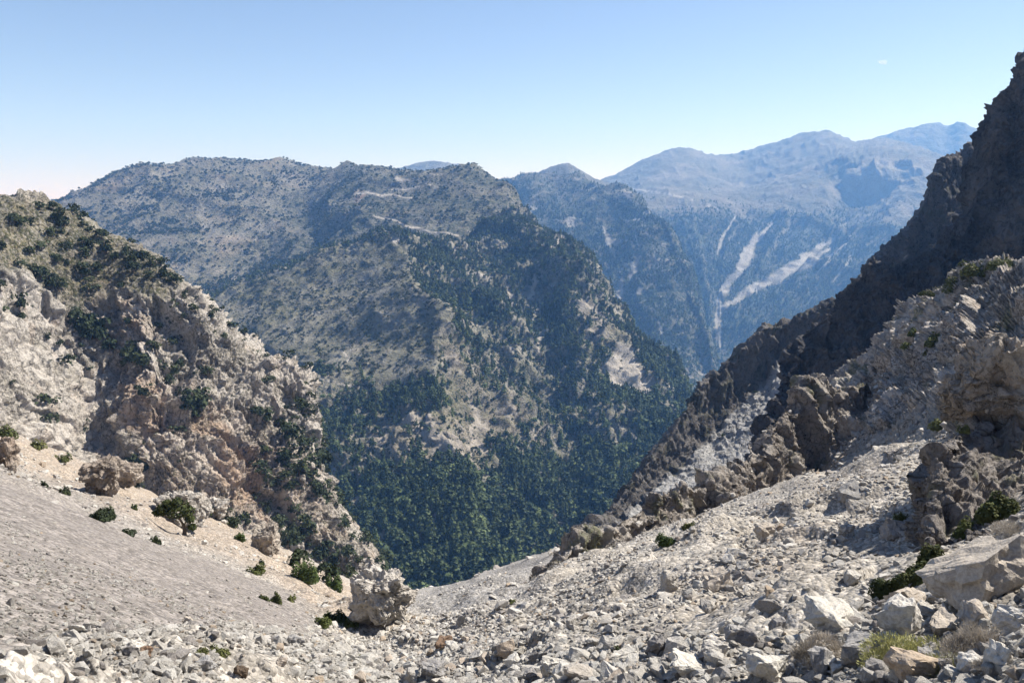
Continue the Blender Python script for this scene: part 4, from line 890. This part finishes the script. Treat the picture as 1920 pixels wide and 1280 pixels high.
# trees of the left mountain that stand out one by one: (px, py of the foot, height px)
LT = [(28,420,24),(55,424,20),(38,428,28),(100,396,22),(112,418,34),(122,428,26),(98,448,26),(155,426,14),(190,450,28),(196,476,34),(160,468,30),(163,488,30),(130,470,22),(110,496,28),(125,498,16),(55,480,22),(152,520,32),(186,512,26),(213,492,26),(245,492,28),(266,486,22),(284,502,26),(236,480,24),(252,512,30),(306,518,28),(322,535,32),(282,524,18),(302,498,20),(75,524,34),(92,540,36),(110,545,34),(60,512,20),(6,470,20),(2,545,26),(36,580,40),(42,600,18),(88,640,18),
 (142,612,46),(166,628,58),(182,640,58),(206,660,34),(152,640,46),(246,690,64),(266,694,48),(302,696,34),(322,650,18),(332,706,30),(316,724,28),(242,612,20),(382,704,24),(392,704,22),(372,766,54),(352,772,46),(362,790,34),(246,570,16),(252,884,44),(264,892,40),(262,916,30),(482,786,34),(502,790,28),(540,826,54),(562,856,46),(532,872,44),(562,896,54),(602,876,54),(522,990,40),(542,1030,54),(582,1006,46),(562,1068,54),(602,1046,50),(612,1090,54),(632,1060,44),(462,985,34),(442,990,34),(422,978,38),(376,965,34),(392,972,28),(340,690,24),(226,545,20),(345,560,20),(362,585,22),(398,600,20),(420,640,20),(300,620,22),(270,745,34),(285,660,30),(590,930,40),(645,1000,36),(650,1050,40),(500,960,30),(660,1085,34)]
LM = [mesh_from('crown', *bushy(80 + i, 260, .42, 1.0, .09, 10), [M_oak]) for i in range(5)]
vs, fs = [], []; stem(vs, fs, [(0, 0, -.08, .06), (.02, .01, .2, .045), (-.02, 0, .45, .03), (.03, 0, .7, .012)], 5)
TRUNK = mesh_from('trunk', vs, fs, [M_bark])
def zone(x, y):
    if y < 560: return 'dark round evergreen on the grassy top of the left mountain', 'evergreens on the grassy top'
    if y < 800: return 'dark evergreen rooted in a ledge of the left cliff', 'evergreens on ledges of the left cliff'
    return 'evergreen tree in the broken ground at the foot of the left cliff', 'evergreens at the foot of the left cliff'
for n_, (x, y, h) in enumerate(LT):
    P0, N0 = hit(x, y - 2); H = h * np.linalg.norm(P0) / F * 1.05
    o = bpy.data.objects.new('evergreen_tree', None); C.objects.link(o); o.location = P0 - np.array([0, 0, .12 * H]); o.rotation_euler = (0, 0, rng.uniform(0, 6)); o.scale = (H * rng.uniform(.55, .8), H * rng.uniform(.55, .8), H * .82)
    l_, g_ = zone(x, y); tag(o, l_, 'tree', g_)
    for nm_, me_ in (('crown', LM[n_ % 5]), ('trunk', TRUNK)):
        c_ = bpy.data.objects.new(nm_, me_); C.objects.link(c_); c_.parent = o
split([2, 3], 130, 'shrub', 'cliff_shrubs', lab_bush)

# the lone juniper on the scree
P0, N0 = hit(346, 1001); H = 60 * np.linalg.norm(P0) / F
root = bpy.data.objects.new('juniper_tree', None); C.objects.link(root); root.location = P0; root.scale = (H, H, H)
tag(root, 'lone dark green juniper leaning left over the orange scree', 'tree')
vs, fs = [], []; stem(vs, fs, [(0, 0, -.08, .075), (.02, 0, .12, .055), (-.02, .01, .3, .045), (-.12, .02, .5, .03), (-.25, 0, .7, .012)]); stem(vs, fs, [(-.01, 0, .25, .03), (.12, .05, .45, .02), (.2, .06, .6, .01)]); stem(vs, fs, [(-.05, 0, .4, .028), (-.3, .1, .5, .02), (-.5, .1, .62, .01)])
o = bpy.data.objects.new('trunk', mesh_from('trunk', vs, fs, [M_bark])); C.objects.link(o); o.parent = root
vs, fs = [], []; r_ = np.random.RandomState(3)
for cx_, cz_, q in ((-.05, .78, .27), (-.32, .8, .25), (-.55, .72, .22), (.12, .66, .22), (-.2, .62, .25), (.2, .45, .14), (-.7, .66, .13), (.24, .22, .13), (-.15, .95, .16), (-.42, .92, .13)):
    for _ in range(170):
        d = r_.normal(size=3); d /= np.linalg.norm(d); p = np.array([cx_, 0, cz_]) + d * q * np.array([1, 1.1, .75]) * (.55 + .5 * r_.rand()); leaf(vs, fs, p, d + r_.normal(size=3) * .5, .04, r_)
M_jun = foliage('juniper_leaves', (.05, .062, .022), (.075, .085, .03))
o = bpy.data.objects.new('crown', mesh_from('crown', vs, fs, [M_jun])); C.objects.link(o); o.parent = root

# cushions and low bushes: (px, py foot, width px, height px, kind, label)
def cushion(name, seed, dims, n, mat, leafs, spiky=0.):
    r = np.random.RandomState(seed); vs, fs = [], []; lob = [(r.uniform(-.32, .32), r.uniform(-.3, .3), r.uniform(.45, 1)) for _ in range(7)]
    for _ in range(n):
        lx, ly, lh = lob[r.randint(7)]; d = r.normal(size=3); d[2] = abs(d[2]); d /= np.linalg.norm(d)
        q = .26 * (.75 + .3 * r.rand()); p = np.array([(lx + d[0] * q) * dims[0], (ly + d[1] * q) * dims[1], max(.0, d[2] * (.55 + .45 * r.rand()) * lh) * dims[2]])
        if spiky:
            b = len(vs); L_ = leafs * spiky * (.6 + .8 * r.rand()); t = d + r.normal(size=3) * .5; t[2] = abs(t[2]) + .3; t /= np.linalg.norm(t); wv = np.cross(t, r.normal(size=3)); wv /= np.linalg.norm(wv); wv *= leafs * .16
            vs += [p - wv, p + wv, p + t * L_ + wv * .3, p + t * L_ - wv * .3]; fs.append((b, b + 1, b + 2, b + 3))
        else: leaf(vs, fs, p, d + r.normal(size=3) * .45, leafs, r)
    return mesh_from(name, vs, fs, [mat])
KM = {'j': (M_jun, 0), 'm': (M_moss, 0), 'c': (M_cushion, 1.0), 'd': (M_dry, 2.6), 'o': (M_oak, 0), 'f': (M_fresh, 0)}
CU = [
 (1708,1244,150,40,'c','yellow green cushion plant arching over the dark rock at bottom right'),
 (1778,1256,84,34,'c','right end of yellow green cushion growing down among the rocks'),
 (1662,1250,52,30,'c','small yellow green tuft at the foot of the dark wedge rock'),
 (1826,1232,80,46,'d','dry grey brown bush right of the cushion plant'),
 (1856,1258,44,20,'d','low dry grass tuft under the dry grey bush'),
 (1545,1222,84,24,'d','strip of dry grass above the dark square block'),
 (1752,1066,66,50,'j','dark green juniper bush, upper end of the row by the tan boulder'),
 (1700,1098,72,44,'j','dark olive juniper bush in the middle of the row by the tan boulder'),
 (1662,1118,50,36,'j','olive juniper bush, lowest of the row by the tan boulder'),
 (1732,1082,46,32,'j','small juniper bush between the two larger ones of the row'),
 (1874,972,80,44,'j','olive bush at the foot of the dark outcrop on the right'),
 (1815,1002,46,26,'m','mossy green patch below the olive bush under the dark outcrop'),
 (1900,1000,52,20,'d','dry reddish bush on top of the huge tan boulder'),
 (1686,985,36,22,'m','bright green cushion growing on top of the grey boulder'),
 (1252,1020,44,24,'f','fresh green bush at the foot of the craggy rib'),
 (1290,990,34,14,'m','thin green strip along the shaded foot of the rib'),
 (1165,1228,38,16,'j','brown green cushion behind the white block'),
 (518,1132,24,26,'j','dark olive shrub standing on the scree left of the brown outcrop'),
 (546,1130,16,12,'m','small round green cushion right of the dark olive shrub'),
 (480,1074,26,15,'m','green cushion below the rounded pale outcrop'),
 (490,1060,14,14,'j','tiny dark shrub just above the green cushion'),
 (497,1126,22,12,'j','flat olive cushion left of the dark olive shrub'),
 (626,1166,50,24,'j','broad olive cushion at the foot of the brown outcrop'),
 (603,1174,28,18,'m','yellow green cushion left of the broad olive one'),
 (655,1176,30,18,'m','mossy cushion at the base of the brown outcrop'),
 (373,1228,24,9,'m','flat green cushion on the white scree'),
 (410,1226,32,13,'m','domed green cushion beside the flat one on the white scree'),
 (580,1246,18,9,'m','small yellow cushion alone on the white scree'),
 (670,1236,26,10,'m','dark green cushion at the bottom centre of the scree'),
 (960,1132,11,10,'m','tiny green cushion in the middle of the gully gravel'),
 (252,957,13,12,'j','small round bush between brown outcrop and juniper'),
 (183,975,54,22,'o','dark straggling bush at the upper edge of the grey scree'),
 (205,972,22,24,'o','dark twiggy shrub at the right end of the straggling bush'),
 (240,1002,34,12,'o','low dark bush line on the edge of the grey scree'),
 (294,1020,20,16,'o','small dark bush below the lone juniper'),
 (122,930,18,18,'o','small grey bush on the edge of scree below the pitted outcrop'),
 (83,912,12,12,'o','tiny bush near the brown rock at the left edge'),
 (12,822,30,22,'m','yellow green bush on the orange slope at the left edge'),
 (70,838,24,14,'m','green patch on the orange slope near the left edge'),
 (118,862,22,12,'m','yellow green plant on the orange slope above the pitted outcrop'),
 (570,1092,46,44,'f','bright green bush at the edge of the ravine'),
 (628,1104,34,36,'f','bright green bush just above the brown outcrop'),
 (450,1015,20,20,'f','light green sapling beside the rounded pale outcrop'),
 (432,990,18,14,'m','pale green bush left of the light green sapling'),
 (1748,646,34,20,'m','round green shrub in the middle of the sunlit rocky slope'),
 (1700,655,18,12,'m','small green shrub left of the round one on the sunlit slope'),
 (1712,626,18,14,'m','small green shrub above the round one on the sunlit slope'),
 (1748,670,22,13,'m','green tuft right below the round shrub on the sunlit slope'),
 (1785,548,36,26,'m','green bush near the top of the sunlit slope'),
 (1740,556,26,12,'j','dark cushion at the crest of the sunlit slope'),
 (1832,516,50,22,'m','green mat along the crest of the sunlit slope'),
 (1880,508,40,18,'m','green mat on the crest near the right edge'),
 (1812,505,24,14,'m','small green mat beside the perched stone on the crest'),
 (1760,805,30,18,'m','green tuft on the dark outcrop beside the gravel chute'),
 (1808,810,20,12,'m','small green tuft on the grey knob'),
 (1690,985,0,0,'m','')]
for n_, (x, y, w_, h_, kd, lab) in enumerate(CU[:-1]):
    P0, N0 = hit(x, min(y, 1274) - 2); u = np.linalg.norm(P0) / F; mt, sp = KM[kd]; kk = .8 if kd in 'jfo' else 1.; W_, H_ = w_ * u * 1.15 * kk, h_ * u * 1.25 * kk
    nl = int(np.clip(w_ * h_ * (2. if not sp else 2.2), 160, 5200)); lf_ = max(W_ * .038, 1.7 * u) if not sp else max(W_ * .03, 1.6 * u)
    name = {'j': 'juniper_bush', 'm': 'cushion_plant', 'c': 'cushion_plant', 'd': 'dry_bush', 'o': 'bush', 'f': 'bush'}[kd]
    o = link(name, cushion(name, 700 + n_, (W_, W_ * .8, H_), nl, mt, lf_, sp), P0 - np.array([0, 0, H_ * .08])); tag(o, lab, {'j': 'bush', 'm': 'cushion plant', 'c': 'cushion plant', 'd': 'dry bush', 'o': 'bush', 'f': 'bush'}[kd])
# a tiny wisp of cloud above the right-hand peaks
bm = bmesh.new(); bmesh.ops.create_icosphere(bm, subdivisions=3, radius=1); cm = bpy.data.meshes.new('cloud'); bm.to_mesh(cm); bm.free()
cv = np.zeros(len(cm.vertices) * 3, np.float32); cm.vertices.foreach_get('co', cv); cv = cv.reshape(-1, 3)
cv = cv * (1 + .5 * fbm(cv.astype(float) + 3, .8, 3))[:, None] * [95, 60, 42]; cm.vertices.foreach_set('co', cv.astype(np.float32).reshape(-1)); cm.update()
m = bpy.data.materials.new('cloud_vapour'); m.use_nodes = True; m.node_tree.nodes.clear()
pv = m.node_tree.nodes.new('ShaderNodeVolumePrincipled'); pv.inputs['Density'].default_value = .006; pv.inputs['Color'].default_value = (1, 1, 1, 1)
mo = m.node_tree.nodes.new('ShaderNodeOutputMaterial'); m.node_tree.links.new(pv.outputs[0], mo.inputs['Volume']); cm.materials.append(m)
o = link('cloud', cm, ray3(1655, 117, 15000)); tag(o, 'tiny white wisp of cloud in the clear sky at upper right', 'cloud')
print('%5.1fs done, %d objects' % (time.time() - T0, len(scene.objects)), flush=True)
